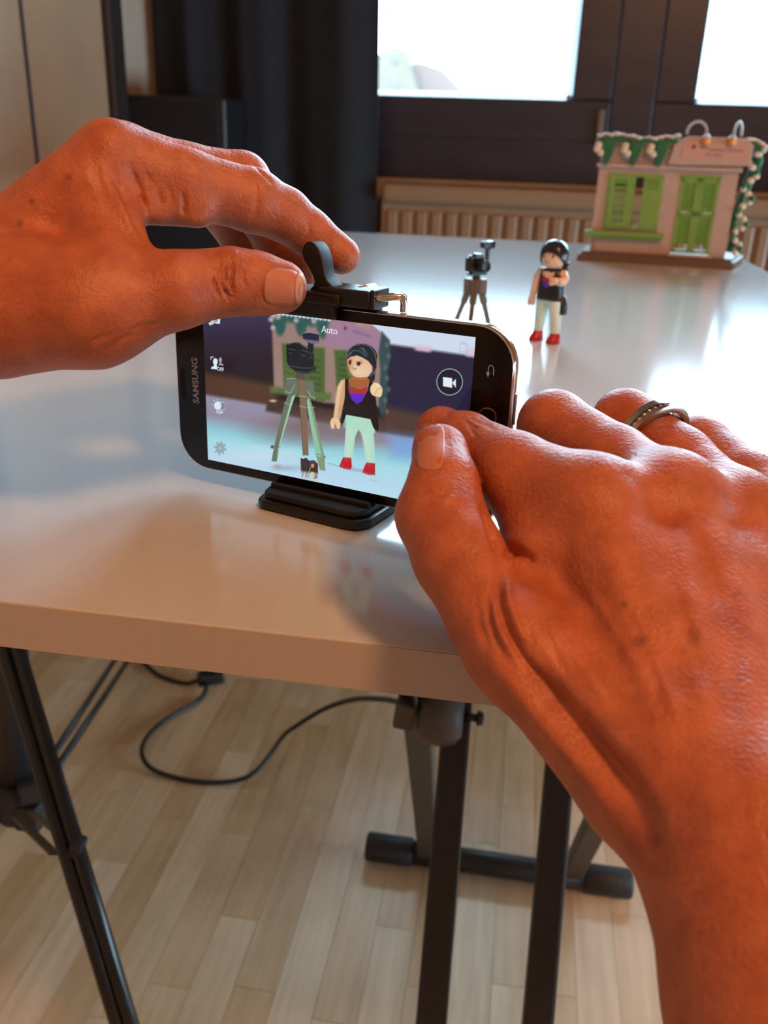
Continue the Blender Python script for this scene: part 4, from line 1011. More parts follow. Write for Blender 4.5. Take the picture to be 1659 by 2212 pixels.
def HP(mb, nm, mt, smooth=False, parent=hs, bevel=0.0):
    for v in mb.bm.verts: v.co *= mm
    return mb.build(nm, mt, parent, smooth, bevel=bevel * mm)
def hbox(u0, u1, w0, w1, z0, z1, bev=0.0):
    return MB().box(((u0 + u1) / 2, (w0 + w1) / 2, (z0 + z1) / 2), (u1 - u0, w1 - w0, z1 - z0), bev=bev)
HP(MB().prism([(0, 0), (202, 0), (226, 104), (8, 104)], 0, 9).prism([(4, 4), (199, 4), (220, 100), (10, 100)], 9, 12.5), 'base_plate', M_tbase)
fw = MB()
for u0, u1, z0, z1 in ((15, 28.7, 12, 151), (99.8, 121, 12, 151), (170, 191, 12, 151), (28.7, 99.8, 112.2, 151), (28.7, 99.8, 12, 42), (121, 170, 111.4, 151)):
    fw.box(((u0 + u1) / 2, 16.5, (z0 + z1) / 2), (u1 - u0, 5, z1 - z0))
HP(fw, 'facade', M_pink)
HP(hbox(186, 191, 19, 92, 12, 151), 'wall', M_pink); HP(hbox(15, 20, 19, 40, 12, 151), 'wall', M_pink)
HP(hbox(12, 194, 9, 19, 119, 124.5, 0.8), 'cornice', M_pink)
HP(hbox(12, 108, 8, 22, 148, 154, 0.8), 'parapet', M_pink)
sg = HP(MB().prism([(101, 125), (201.5, 127), (201.5, 151), (193, 159.5), (121, 160), (106, 150.5)], 5, 14, Matrix(((1, 0, 0, 0), (0, 0, 1, 0), (0, 1, 0, 0), (0, 0, 0, 1)))), 'sign_pediment', M_pink, bevel=0.8)
HP(hbox(116, 196, 4.5, 5.2, 134, 153, 0.2), 'sign_plate', mat('rose_sign_print', (0.56, 0.33, 0.27), 0.5, nscale=40), parent=sg)
M_ink = mat('faded_grey_violet_print', (0.30, 0.20, 0.20), 0.6, nscale=200)
HP(MB().lathe([(0, 0), (2.6, 0), (2.6, 0.5), (0, 0.5)], 16, c=(130, 4.6, 147.5), rot=Matrix.Rotation(math.pi / 2, 3, 'X')), 'red_dot_print', mat('crimson_print', (0.30, 0.02, 0.03), 0.5), parent=sg)
for u0, u1, z0 in ((137, 147, 146), (149, 168, 143.5), (170, 190, 143.5), (146, 152, 138), (154, 166, 137.5)):
    HP(hbox(u0, u1, 4.2, 4.7, z0, z0 + 2.2), 'print_line', M_ink, parent=sg)
# window with two louvred shutters and sill
wf = HP(MB().box((64.2, 15, 110.6), (71, 6, 4)).box((64.2, 15, 44), (71, 6, 4)).box((30.3, 15, 77), (3.4, 6, 66)).box((98.1, 15, 77), (3.4, 6, 66)).box((62.0, 15, 77), (4.5, 5, 64)), 'window_frame', M_lime)
shl = HP(MB().box((35.0, 12.6, 77), (5.5, 3, 64)).box((56.5, 12.6, 77), (6.0, 3, 64)).box((45.5, 12.6, 107), (16, 3, 5)).box((45.5, 12.6, 47), (16, 3, 6)), 'shutter', M_lime)
slat = MB().box((0, 0, 0), (16, 1.2, 4.4), rot=Matrix.Rotation(math.radians(35), 3, 'X'))
for v in slat.bm.verts: v.co *= mm
slm = bpy.data.meshes.new('slat'); slat.bm.to_mesh(slm); slat.bm.free(); slm.materials.append(M_lime)
for k in range(8):
    o = link('slat', slm, None, shl); o.location = Vector((45.6, 12.6, 53.5 + 6.9 * k)) * mm
shr = HP(hbox(74.5, 97.5, 11.2, 14.2, 46, 109, 0.5), 'shutter', M_lime)
for k in range(3):
    HP(hbox(78, 94, 10.4, 11.4, 104.4 - 4.6 * k, 106.2 - 4.6 * k), 'slat', mat('darker_lime_green', (0.16, 0.24, 0.04), 0.5), parent=shr)  # slats in a darker green than the shutter
HP(hbox(5.5, 109.5, 1.5, 14.5, 33.5, 39.5, 1.0), 'window_sill', M_lime); HP(hbox(9, 106, 4, 14.2, 30.5, 33.6, 0.8), 'sill_moulding', M_lime)
HP(hbox(20, 103, 11.5, 14.2, 12.6, 30.6, 0.5), 'plinth_panel', M_pink)
# double door
for u0, u1 in ((121.4, 145.2), (145.8, 169.6)):
    um = (u0 + u1) / 2
    d_ = HP(MB().box((u0 + 2.2, 15, 64), (4.4, 3.4, 95)).box((u1 - 2.2, 15, 64), (4.4, 3.4, 95)).box((um, 15, 108), (24, 3.4, 6)).box((um, 15, 66), (24, 3.4, 5)).box((um, 15, 18.2), (24, 3.4, 4)), 'door_leaf', M_lime)
    lo_ = MB()
    for k in range(9): lo_.box((um, 15, 72 + 3.9 * k), (15.4, 1.2, 4.4), rot=Matrix.Rotation(math.radians(30), 3, 'X'))
    for k in range(9): lo_.box((um, 15, 29.5 + 3.9 * k), (15.4, 1.2, 4.4), rot=Matrix.Rotation(math.radians(30), 3, 'X'))
    HP(lo_, 'louvre', M_lime, parent=d_)
for hu in (140, 151):
    HP(MB().tube([(hu, 12.5, 68), (hu, 10.5, 68)], 1.2, 8).tube([(hu, 10.6, 68), (hu + (5 if hu > 145 else -5), 10.6, 68.4)], 1.0, 8), 'door_handle', M_lime)
HP(hbox(119, 172, 12, 19.2, 111, 114, 0.4), 'door_lintel', M_lime)
HP(hbox(117, 174, 2, 14, 12.4, 15, 0.5), 'door_step', M_pink)
# garland: green swags along the parapet with cream blossoms
gar = HP(hbox(10, 112, 4, 15, 150.5, 156.5, 2.5), 'garland', M_leaf)
for u in (24, 58.5, 90.5):
    HP(MB().prism([(u - 8, 154), (u + 10, 154), (u + 8, 141), (u + 3, 126), (u - 1, 121), (u - 5, 127), (u - 7, 139)], 2.5, 7.5, Matrix(((1, 0, 0, 0), (0, 0, 1, 0), (0, 1, 0, 0), (0, 0, 0, 1)))), 'garland_swag', M_leaf, parent=gar, bevel=1.5)
    for du, dz in ((-13, 146), (-14, 141), (-9, 137)):
        HP(MB().ell((u + du, 4.0, dz), (4.6, 2.6, 4.4), u=12, v=8), 'blossom', M_blos, True, parent=gar)
for k in range(15):
    HP(MB().ell((12 + 6.9 * k, 8 + 3 * math.sin(k * 1.7), 157.5 + 2.0 * math.sin(k * 0.55) + 0.8 * math.sin(k * 2.3)), (4.4, 4.4, 2.2), u=12, v=8), 'blossom', M_blos, True, parent=gar)
vi = HP(MB().tube(spline([(196, 14, 154), (208, 16, 150), (212, 20, 135), (207, 26, 115), (203, 30, 95), (198, 30, 75), (196, 28, 55), (199, 26, 38), (197, 24, 20)], 5), [6] * 10 + [8] * 10 + [6.5] * 10 + [6.5] * 10 + [6], 10, flat=0.7), 'vine', M_leaf, True)
for k in range(26):
    t = k / 25
    HP(MB().ell((205 + 7 * math.sin(k * 1.1 + 0.6) + 6 * (0.5 - t), 17 + 4 * math.cos(k * 1.9), 152 - 132 * t), (5.0 - 1.2 * t, 3, 4.0), u=10, v=7), 'blossom' if k % 3 else 'leaf_cluster', M_blos if k % 3 else M_leaf, True, parent=vi)
for k in range(5): HP(MB().ell((196 + 5 * k, 12 + 3 * math.sin(k), 158 - 0.8 * k * k * 0.6), (4.5, 4, 2.4), u=12, v=8), 'blossom', M_blos, True, parent=vi)
# clear hanging loops and orange lamps on the sign
HP(MB().tube([(131.5 + 12 * math.cos(a), 14, 164 + 13.5 * math.sin(a)) for a in np.linspace(math.pi * 1.05, -0.12, 20)], 1.7, 10), 'hanging_loop', M_clear, True)
HP(MB().tube([(181 + 5.2 * math.cos(a), 14 + 8 * math.cos(a), 164 + 14 * math.sin(a)) for a in np.linspace(math.pi * 1.05, -0.12, 20)], 1.7, 10), 'hanging_loop', M_clear, True)
for u in (143.5, 174.5):
    HP(MB().lathe([(0, -5.5), (3, -4.6), (5.4, -1.5), (5.4, 1.5), (3.6, 4), (1.4, 5.6), (0, 5.6)], 16, c=(u, 1.5, 155)), 'lamp_bulb', M_orng, True)
    HP(MB().lathe([(0, 0), (5.8, 0), (3.4, 3.4), (1.2, 5.4), (0, 5.4)], 16, c=(u, 1.5, 158)), 'lamp_hood', M_clear, True)

# ------------------------------------------------------------------ outside: far building and ground
BYD = 70.0
def ob(px, py): q = at_y(px, py, BYD); return (float(q[0]), float(q[2]))
gnd = MB().box((0, 80, -6.0), (300, 150, 0.2)).build('street_ground', mat('grey_paving', (0.10, 0.10, 0.10), 0.9, nscale=0.5)); tag(gnd, 'unseen grey ground far below the window, added to dim the building', kind='structure')  # unseen dark ground, added to halve the sky light on the building
bl = empty('building', (ob(860, 200)[0], BYD, -5.9), label='pale yellow gabled building with reddish roof seen through the left window', cat='building')
M_yel = mat('pale_yellow_facade', (0.112, 0.078, 0.056), 0.9, nscale=0.6, namt=0.05)
M_roof = mat('reddish_roof_tiles', (0.104, 0.058, 0.048), 0.8, nscale=3, namt=0.12, stretch=(1, 1, 6))
M_slate = mat('blue_grey_gable_trim', (0.088, 0.072, 0.057), 0.8, nscale=1.0, namt=0.06)
def OP(poly_px, y0, y1, nm, mt, parent=bl):
    pts = [ob(*q) for q in poly_px]
    pts = [(x, -5.9 if py >= 330 else z) for (x, z), (_, py) in zip(pts, poly_px)]
    M4 = Matrix(((1, 0, 0, 0), (0, 0, 1, 0), (0, 1, 0, 0), (0, 0, 0, 1)))
    mb = MB().prism(pts, BYD + y0, BYD + y1, M4)
    for v in mb.bm.verts: v.co -= bl.location
    return mb.build(nm, mt, parent)
bell = [(800, 330), (800, 215), (806, 160), (812, 130), (832, 111), (858, 105), (878, 118), (884, 145), (898, 185), (906, 215), (906, 330)]
OP([(x + (860 - x) * -0.06, y + (4 if y > 200 else -5)) for x, y in bell], 0.2, 8, 'gable_trim', M_slate)
OP(bell, 0.0, 0.2, 'gable_wall', M_yel)
OP([(880, 330), (880, 150), (886, 136), (910, 133), (952, 148), (1005, 205), (1030, 235), (1030, 330)], 1.0, 9.0, 'roof', M_roof)
OP([(875, 330), (875, 226), (1025, 236), (1025, 330)], 0.6, 9.2, 'wall', M_yel)
OP([(846, 126), (853, 121), (860, 126), (860, 137), (846, 137)], -0.05, 0.05, 'window', M_slate)
OP([(840, 178), (862, 178), (862, 192), (840, 192)], -0.05, 0.05, 'window', M_slate)

# ------------------------------------------------------------------ hands
def to_cam(px, py, d):            # pixel + depth (mm) -> camera space mm (x right, y down, z forward)
    return np.array([(px - CX) / FPX * d, (py - CY) / FPX * d, d])
class Field:
    def __init__(s, lo_, hi_, h):
        s.h = h; s.lo = np.asarray(lo_, float)
        s.n = np.ceil((np.asarray(hi_) - s.lo) / h).astype(int) + 1
        s.ax = [s.lo[i] + h * np.arange(s.n[i]) for i in range(3)]
    def blank(s): return np.full(s.n, 60.0, np.float32)
    def capsule(s, F, a, b, ra, rb, k):
        """smooth union of a tapered capsule into the field F"""
        m_ = max(ra, rb) + max(k * 1.6, 4)
        sl = []
        for i in range(3):
            l0 = max(int((min(a[i], b[i]) - m_ - s.lo[i]) / s.h), 0); l1 = min(int((max(a[i], b[i]) + m_ - s.lo[i]) / s.h) + 2, s.n[i])
            if l1 <= l0: return
            sl.append(slice(l0, l1))
        X = s.ax[0][sl[0]][:, None, None].astype(np.float32); Y = s.ax[1][sl[1]][None, :, None].astype(np.float32); Z = s.ax[2][sl[2]][None, None, :].astype(np.float32)
        e = b - a; L2 = float(e @ e) + 1e-9
        t = ((X - a[0]) * e[0] + (Y - a[1]) * e[1] + (Z - a[2]) * e[2]) / L2
        t = np.clip(t, 0, 1)
        d = np.sqrt((X - a[0] - e[0] * t) ** 2 + (Y - a[1] - e[1] * t) ** 2 + (Z - a[2] - e[2] * t) ** 2) - (ra + (rb - ra) * t)
        sub = F[sl[0], sl[1], sl[2]]
        F[sl[0], sl[1], sl[2]] = smin(sub, d, k)
def smin(a, b, k):
    if k <= 0: return np.minimum(a, b)
    hh = np.clip(0.5 + 0.5 * (b - a) / k, 0, 1)
    return b + (a - b) * hh - k * hh * (1 - hh)
def surface_nets(F, lo_, h):
    ins = F < 0
    nx, ny, nz = F.shape
    c = np.zeros((nx - 1, ny - 1, nz - 1), np.int8)
    for dx in (0, 1):
        for dy in (0, 1):
            for dz in (0, 1): c += ins[dx:nx - 1 + dx, dy:ny - 1 + dy, dz:nz - 1 + dz]
    act = (c > 0) & (c < 8)
    I = np.argwhere(act)
    idx = np.full(act.shape, -1, np.int64); idx[act] = np.arange(len(I))
    acc = np.zeros((len(I), 3)); cnt = np.zeros(len(I))
    corners = [(0, 0, 0), (1, 0, 0), (0, 1, 0), (1, 1, 0), (0, 0, 1), (1, 0, 1), (0, 1, 1), (1, 1, 1)]
    val = [F[I[:, 0] + a, I[:, 1] + b, I[:, 2] + c_] for a, b, c_ in corners]
    for p_ in range(8):
        for q_ in range(p_ + 1, 8):
            A_, B_ = np.array(corners[p_]), np.array(corners[q_])
            if np.abs(A_ - B_).sum() != 1: continue
            va, vb = val[p_], val[q_]
            cr = (va < 0) != (vb < 0)
            t = np.where(cr, va / np.where(cr, va - vb, 1), 0)
            acc[cr] += (A_ + (B_ - A_) * t[:, None])[cr]; cnt[cr] += 1
    V = lo_ + (I + acc / cnt[:, None]) * h
    faces = []
    for ax in range(3):
        o1, o2 = (ax + 1) % 3, (ax + 2) % 3
        sl0 = [slice(None)] * 3; sl1 = [slice(None)] * 3
        sl0[ax] = slice(0, -1); sl1[ax] = slice(1, None)
        a, b = ins[tuple(sl0)], ins[tuple(sl1)]
        E_ = np.argwhere(a != b)
        ok = (E_[:, o1] > 0) & (E_[:, o2] > 0) & (E_[:, o1] < F.shape[o1] - 1) & (E_[:, o2] < F.shape[o2] - 1)
        E_ = E_[ok]
        flip = a[E_[:, 0], E_[:, 1], E_[:, 2]]
        def cell(d1, d2):
            q = E_.copy(); q[:, o1] += d1; q[:, o2] += d2
            return idx[q[:, 0], q[:, 1], q[:, 2]]
        q = np.stack([cell(-1, -1), cell(0, -1), cell(0, 0), cell(-1, 0)], 1)
        q[~flip] = q[~flip][:, ::-1]
        faces.append(q)
    Fc = np.concatenate(faces)
    Fc = Fc[(Fc >= 0).all(1)]
    return V, Fc
def vnormals(V, Fc):
    n = np.cross(V[Fc[:, 2]] - V[Fc[:, 0]], V[Fc[:, 3]] - V[Fc[:, 1]])
    N = np.zeros_like(V)
    for k in range(4): np.add.at(N, Fc[:, k], n)
    return N / (np.linalg.norm(N, axis=1, keepdims=True) + 1e-12)
def smooth_mesh(V, Fc, it, lam=0.5):
    E_ = np.concatenate([Fc[:, [0, 1]], Fc[:, [1, 2]], Fc[:, [2, 3]], Fc[:, [3, 0]]])
    for _ in range(it):
        S = np.zeros_like(V); C_ = np.zeros(len(V))
        np.add.at(S, E_[:, 0], V[E_[:, 1]]); np.add.at(C_, E_[:, 0], 1); np.add.at(S, E_[:, 1], V[E_[:, 0]]); np.add.at(C_, E_[:, 1], 1)
        V = V + lam * (S / np.maximum(C_, 1)[:, None] - V)
    return V
def make_hand(groups, joins, h=0.70):
    """groups: name -> (k, [(p, q), ...]) where p = (px, py, depth, r_px); joins: list of (name, k) united in order"""
    conv = {}
    lo_, hi_ = np.full(3, 1e9), np.full(3, -1e9)
    for g, (k, prims) in groups.items():
        out = []
        for p_, q_ in prims:
            a, b = to_cam(*p_[:3]), to_cam(*q_[:3]); ra, rb_ = p_[3] * p_[2] / FPX, q_[3] * q_[2] / FPX
            out.append((a, b, ra, rb_))
            lo_ = np.minimum(lo_, np.minimum(a - ra, b - rb_)); hi_ = np.maximum(hi_, np.maximum(a + ra, b + rb_))
        conv[g] = (k, out)
    fld = Field(lo_ - 4, hi_ + 4, h)
    tot = None
    for g, kj in joins:
        k, prims = conv[g]
        F = fld.blank()
        for a, b, ra, rb_ in prims: fld.capsule(F, a, b, ra, rb_, k)
        tot = F if tot is None else smin(tot, F, kj)
    V, Fc = surface_nets(tot, fld.lo, h)
    V = smooth_mesh(V, Fc, 2)
    return V, Fc
def chain(*pts): return list(zip(pts[:-1], pts[1:]))
class Sculpt:
    """carves creases and raises tendons on the side of the skin that faces the photographer"""
    def __init__(s, V, Fc): s.V, s.Fc = V, Fc; s.refresh()
    def refresh(s):
        s.N = vnormals(s.V, s.Fc)
        s.px = CX + FPX * s.V[:, 0] / s.V[:, 2]; s.py = CY + FPX * s.V[:, 1] / s.V[:, 2]
        vd = s.V / np.linalg.norm(s.V, axis=1, keepdims=True)
        s.face = np.clip(-(s.N * vd).sum(1) * 2.0, 0, 1)
        s.amt = np.zeros(len(s.V))
    def line(s, pts, w_, amp, dmax=1e9, dmin=0):
        pts = spline([(a, b) for a, b in pts], 5) if len(pts) > 2 else [np.array(p, float) for p in pts]
        P = np.array(pts); lo_, hi_ = P.min(0) - 3 * w_, P.max(0) + 3 * w_
        ii = np.nonzero((s.px > lo_[0]) & (s.px < hi_[0]) & (s.py > lo_[1]) & (s.py < hi_[1]) & (s.V[:, 2] < dmax) & (s.V[:, 2] > dmin) & (s.face > 0))[0]
        X, Y = s.px[ii], s.py[ii]
        d = np.full(len(ii), 1e9); q = np.zeros(len(ii)); acc = 0.0
        tot = np.linalg.norm(np.diff(P, axis=0), axis=1).sum()
        for (ax, ay), (bx_, by_) in zip(pts, pts[1:]):
            ex, ey = bx_ - ax, by_ - ay; L = math.hypot(ex, ey)
            t = np.clip(((X - ax) * ex + (Y - ay) * ey) / (L * L + 1e-9), 0, 1)
            dd = np.hypot(X - ax - ex * t, Y - ay - ey * t)
            nb = dd < d; d = np.where(nb, dd, d); q = np.where(nb, (acc + t * L) / tot, q); acc += L
        e = np.clip(np.minimum(q, 1 - q) / 0.28, 0, 1); e = 0.12 + 0.88 * e * e * (3 - 2 * e)
        s.amt[ii] += amp * np.exp(-(d / w_) ** 2) * e * s.face[ii]
    def blob(s, x, y, rx, ry, amp, rot=0.0, dmax=1e9):
        c, sn = math.cos(rot), math.sin(rot)
        X, Y = (s.px - x) * c + (s.py - y) * sn, -(s.px - x) * sn + (s.py - y) * c
        s.amt += np.where(s.V[:, 2] < dmax, amp * np.exp(-((X / rx) ** 2 + (Y / ry) ** 2)), 0) * s.face
    def apply(s):
        s.V = s.V + s.N * s.amt[:, None]; s.refresh()
def skin_material(name):
    M = bpy.data.materials.new(name); M.use_nodes = True
    nt = M.node_tree; p = nt.nodes['Principled BSDF']
    tc = nt.nodes.new('ShaderNodeTexCoord')
    n1 = nt.nodes.new('ShaderNodeTexNoise'); n1.inputs['Scale'].default_value = 110; n1.inputs['Detail'].default_value = 8; n1.inputs['Roughness'].default_value = 0.62
    n2 = nt.nodes.new('ShaderNodeTexNoise'); n2.inputs['Scale'].default_value = 700; n2.inputs['Detail'].default_value = 3
    vo = nt.nodes.new('ShaderNodeTexVoronoi'); vo.inputs['Scale'].default_value = 620; vo.feature = 'DISTANCE_TO_EDGE'
    for n_ in (n1, n2, vo): nt.links.new(tc.outputs['Object'], n_.inputs['Vector'])
    cr = nt.nodes.new('ShaderNodeValToRGB')
    cr.color_ramp.elements[0].position = 0.32; cr.color_ramp.elements[0].color = (0.38, 0.094, 0.036, 1)
    cr.color_ramp.elements[1].position = 0.70; cr.color_ramp.elements[1].color = (0.55, 0.162, 0.070, 1)
    nt.links.new(n1.outputs['Fac'], cr.inputs['Fac'])
    at = nt.nodes.new('ShaderNodeAttribute'); at.attribute_name = 'skin_marks'
    mx = nt.nodes.new('ShaderNodeMix'); mx.data_type = 'RGBA'
    mx.inputs['B'].default_value = (0.22, 0.060, 0.030, 1)
    nt.links.new(at.outputs['Fac'], mx.inputs['Factor']); nt.links.new(cr.outputs['Color'], mx.inputs['A'])
    nt.links.new(mx.outputs['Result'], p.inputs['Base Color'])
    p.inputs['Roughness'].default_value = 0.5
    p.inputs['Specular IOR Level'].default_value = 0.5
    p.inputs['Subsurface Weight'].default_value = 0.0
    p.inputs['Subsurface Radius'].default_value = (1.0, 0.35, 0.18); p.inputs['Subsurface Scale'].default_value = 0.003
    ad = nt.nodes.new('ShaderNodeMath'); ad.operation = 'MULTIPLY_ADD'; ad.inputs[1].default_value = 0.6
    nt.links.new(vo.outputs['Distance'], ad.inputs[0]); nt.links.new(n2.outputs['Fac'], ad.inputs[2])
    bp = nt.nodes.new('ShaderNodeBump'); bp.inputs['Strength'].default_value = 0.45; bp.inputs['Distance'].default_value = 0.0007
    nt.links.new(ad.outputs[0], bp.inputs['Height']); nt.links.new(bp.outputs['Normal'], p.inputs['Normal'])
    return M
M_skin = skin_material('orange_brown_skin')  # mottled orange-brown skin colour
def cam_to_world(V): return CAMP[None, :] + (V / 1000.0) @ RC
def hand_object(name, sc, marks, parent, origin):
    Wd = cam_to_world(sc.V) - np.asarray(origin)[None, :]
    me = bpy.data.meshes.new(name)
    me.vertices.add(len(Wd)); me.vertices.foreach_set('co', Wd.ravel())
    me.loops.add(sc.Fc.size); me.loops.foreach_set('vertex_index', sc.Fc.ravel().astype(np.int32))
    me.polygons.add(len(sc.Fc)); me.polygons.foreach_set('loop_start', np.arange(0, sc.Fc.size, 4, dtype=np.int32)); me.polygons.foreach_set('loop_total', np.full(len(sc.Fc), 4, np.int32))
    me.update(); me.validate()
    a = me.attributes.new('skin_marks', 'FLOAT', 'POINT')
    val = np.zeros(len(sc.V))
    for x, y, rx, ry, amp in marks: val = np.maximum(val, min(amp * 1.3, 0.95) * np.exp(-(((sc.px - x) / rx) ** 2 + ((sc.py - y) / ry) ** 2) ** 1.5) * (sc.face > 0.05))
    a.data.foreach_set('value', val)
    return link(name, me, M_skin, parent, smooth=True)
M_nail = mat('natural_fingernail', (0.54, 0.20, 0.11), 0.42, nscale=300, namt=0.04, sss=0.15)
M_nailtip = mat('pale_nail_edge', (0.62, 0.31, 0.18), 0.42, nscale=300, namt=0.03)
def nail(sc, centre, ax_len, ax_wid, rot, name, parent, origin, lift=0.35, tip=0.0, n=14, frm=-1.0, to=1.0, dmax=1e9):
    """curved nail plate laid on the skin: an outline in the view grown onto the surface, with real thickness"""
    bv = BVHTree.FromPolygons([Vector(v) for v in sc.V], [tuple(f) for f in sc.Fc])
    c, s_ = math.cos(rot), math.sin(rot)
    grid = []
    for j in range(n + 1):
        v = frm + (to - frm) * j / n
        row = []
        for i in range(n + 1):
            u = -1 + 2 * i / n
            # rounded-rectangle outline
            lim = (1 - abs(v) ** 4) ** 0.25 if abs(v) < 1 else 0.0
            lim = max(lim, 0.45)
            x, y = v * ax_len, u * lim * ax_wid
            X, Y = centre[0] + x * c - y * s_, centre[1] + x * s_ + y * c
            d = to_cam(X, Y, 1.0); dn = Vector(d).normalized()
            loc, nor, _, dist = bv.ray_cast(Vector((0, 0, 0)), dn)
            if loc is None: loc, nor = Vector(to_cam(X, Y, centre[2])), Vector((0, 0, -1))
            row.append((np.array(loc), np.array(nor)))
        grid.append(row)
    P = np.array([[q[0] for q in r] for r in grid]); Nn = np.array([[q[1] for q in r] for r in grid])
    for _ in range(4):
        Q = P.copy(); Q[1:-1, 1:-1] = (P[:-2, 1:-1] + P[2:, 1:-1] + P[1:-1, :-2] + P[1:-1, 2:]) / 4; P = Q
        Q = Nn.copy(); Q[1:-1, 1:-1] = (Nn[:-2, 1:-1] + Nn[2:, 1:-1] + Nn[1:-1, :-2] + Nn[1:-1, 2:]) / 4; Nn = Q
    Nn /= np.linalg.norm(Nn, axis=2, keepdims=True)
    bm = bmesh.new(); L = []
    for off in (lift, -0.8):
        L.append([[bm.verts.new(Vector(cam_to_world((P[j, i] + Nn[j, i] * off)[None])[0] - origin)) for i in range(n + 1)] for j in range(n + 1)])
    for g in L:
        for j in range(n):
            for i in range(n): bm.faces.new((g[j][i], g[j][i + 1], g[j + 1][i + 1], g[j + 1][i]))
    rim = [(0, i) for i in range(n)] + [(j, n) for j in range(n)] + [(n, i) for i in range(n, 0, -1)] + [(j, 0) for j in range(n, 0, -1)]
    for (a, b), (c2, d2) in zip(rim, rim[1:] + rim[:1]): bm.faces.new((L[0][a][b], L[0][c2][d2], L[1][c2][d2], L[1][a][b]))
    bmesh.ops.recalc_face_normals(bm, faces=bm.faces)
    me = bpy.data.meshes.new(name); bm.to_mesh(me); bm.free()
    return link(name, me, M_nail if not tip else M_nailtip, parent, smooth=True)

# --- left hand: squeezes the clamp lever between thumb and forefinger
LG = {
 'palm': (7.0, chain((-900, 1010, 245, 235), (-420, 800, 268, 190), (-40, 655, 292, 140)) + chain((-900, 1010, 275, 225), (-420, 800, 296, 180), (-40, 655, 322, 130)) + [
    ((-20, 600, 300, 118), (240, 345, 298, 80)), ((-20, 600, 318, 112), (262, 345, 318, 76)), ((-20, 610, 335, 105), (285, 372, 338, 70)), ((-20, 630, 350, 95), (292, 412, 356, 62)),
    ((20, 655, 292, 158), (200, 660, 288, 126)), ((200, 660, 288, 126), (380, 627, 290, 79)),
    ((215, 430, 296, 76), (252, 560, 290, 78)), ((335, 432, 303, 52), (425, 440, 308, 50)), ((120, 560, 330, 115), (235, 500, 345, 66)), ((0, 700, 342, 95), (190, 590, 356, 74))]),
 'thumb': (3.0, chain((385, 626, 290, 80), (440, 616, 294, 71), (500, 609, 297, 70), (555, 613, 300, 65), (606, 620, 302, 57))),
 'index': (3.0, chain((240, 345, 298, 80), (400, 396, 308, 70), (548, 434, 320, 65), (615, 464, 326, 55), (668, 503, 331, 48), (738, 552, 334, 40))),
 'middle': (3.0, chain((262, 345, 318, 76), (400, 375, 332, 62), (522, 392, 345, 60), (600, 515, 360, 52), (655, 590, 352, 44))),
 'ring': (3.0, chain((285, 372, 338, 70), (490, 425, 368, 54), (535, 545, 380, 48), (585, 620, 378, 42))),
 'little': (3.0, chain((292, 412, 356, 62), (455, 430, 388, 46), (520, 520, 400, 40), (560, 600, 398, 36))),
}
V, Fc = make_hand(LG, [('palm', 0), ('little', 4), ('ring', 2.5), ('middle', 2.5), ('index', 2.5), ('thumb', 4.0)])
sl_ = Sculpt(V, Fc)
for pts, w_, am in (([(458, 592), (466, 618), (476, 648)], 3.6, -0.8), ([(474, 556), (476, 590), (482, 622), (500, 660)], 3.4, -0.9), ([(490, 566), (486, 592), (492, 620)], 3.2, -0.8),
                    ([(500, 556), (504, 585), (500, 604), (506, 648)], 3.6, -1.0), ([(514, 562), (520, 590), (514, 618)], 3.2, -0.7), ([(528, 570), (526, 600), (530, 625)], 3.0, -0.5), ([(486, 624), (496, 640), (508, 645)], 3.0, -0.6), ([(468, 570), (462, 584)], 3.0, -0.5)):
    sl_.line(pts, w_, am * 1.5, 310)
sl_.line([(470, 548), (490, 542), (520, 545)], 14, 0.5, 310)
sl_.line([(228, 345), (262, 410), (290, 470), (330, 540)], 9, -1.2); sl_.line([(195, 330), (225, 420), (280, 505), (325, 548)], 14, -1.0); sl_.line([(245, 400), (275, 470), (305, 520)], 8, 0.7)
sl_.line([(278, 352), (296, 395), (308, 425), (318, 470)], 6, -1.0); sl_.line([(300, 418), (306, 432), (316, 440)], 6, -1.0); sl_.line([(338, 408), (346, 430), (344, 446)], 5, -0.7); sl_.line([(362, 400), (370, 424), (366, 440)], 4.5, -0.5); sl_.line([(390, 410), (399, 436), (397, 455), (404, 470)], 5.5, -1.0); sl_.line([(318, 372), (326, 398)], 8, -0.5)
sl_.blob(345, 468, 26, 18, 1.6); sl_.blob(422, 478, 26, 16, 1.2); sl_.blob(318, 450, 14, 22, 0.8)
sl_.line([(538, 372), (556, 420), (548, 490)], 7, -0.5); sl_.line([(660, 460), (668, 500), (640, 540)], 6, -0.45)
sl_.blob(235, 300, 46, 36, 0.8)
for k in range(6): sl_.line([(545 + k * 7, 352 + k * 6), (556 + k * 7, 366 + k * 7)], 2.6, -0.4)
for k, (a, b) in enumerate((((170, 760), (250, 720)), ((230, 760), (300, 722)), ((265, 735), (318, 700)), ((120, 790), (200, 760)), ((300, 726), (350, 695)))): sl_.line([a, ((a[0] + b[0]) / 2 - 4, (a[1] + b[1]) / 2 - 6), b], 5, -0.5)
sl_.line([(-30, 470), (60, 560), (140, 640)], 30, 0.6); sl_.line([(150, 360), (230, 470), (300, 560)], 20, -0.5)
sl_.line([(560, 598), (572, 582), (606, 577), (640, 588), (651, 618), (644, 648), (612, 664), (574, 652), (562, 626), (560, 598)], 4.5, -0.35, 305)
sl_.apply()
lorig = cam_to_world(to_cam(-40, 655, 300)[None])[0]
lh = empty('hand', lorig, label='left hand reaching in from the left, thumb and forefinger squeezing the clamp lever', cat='hand')
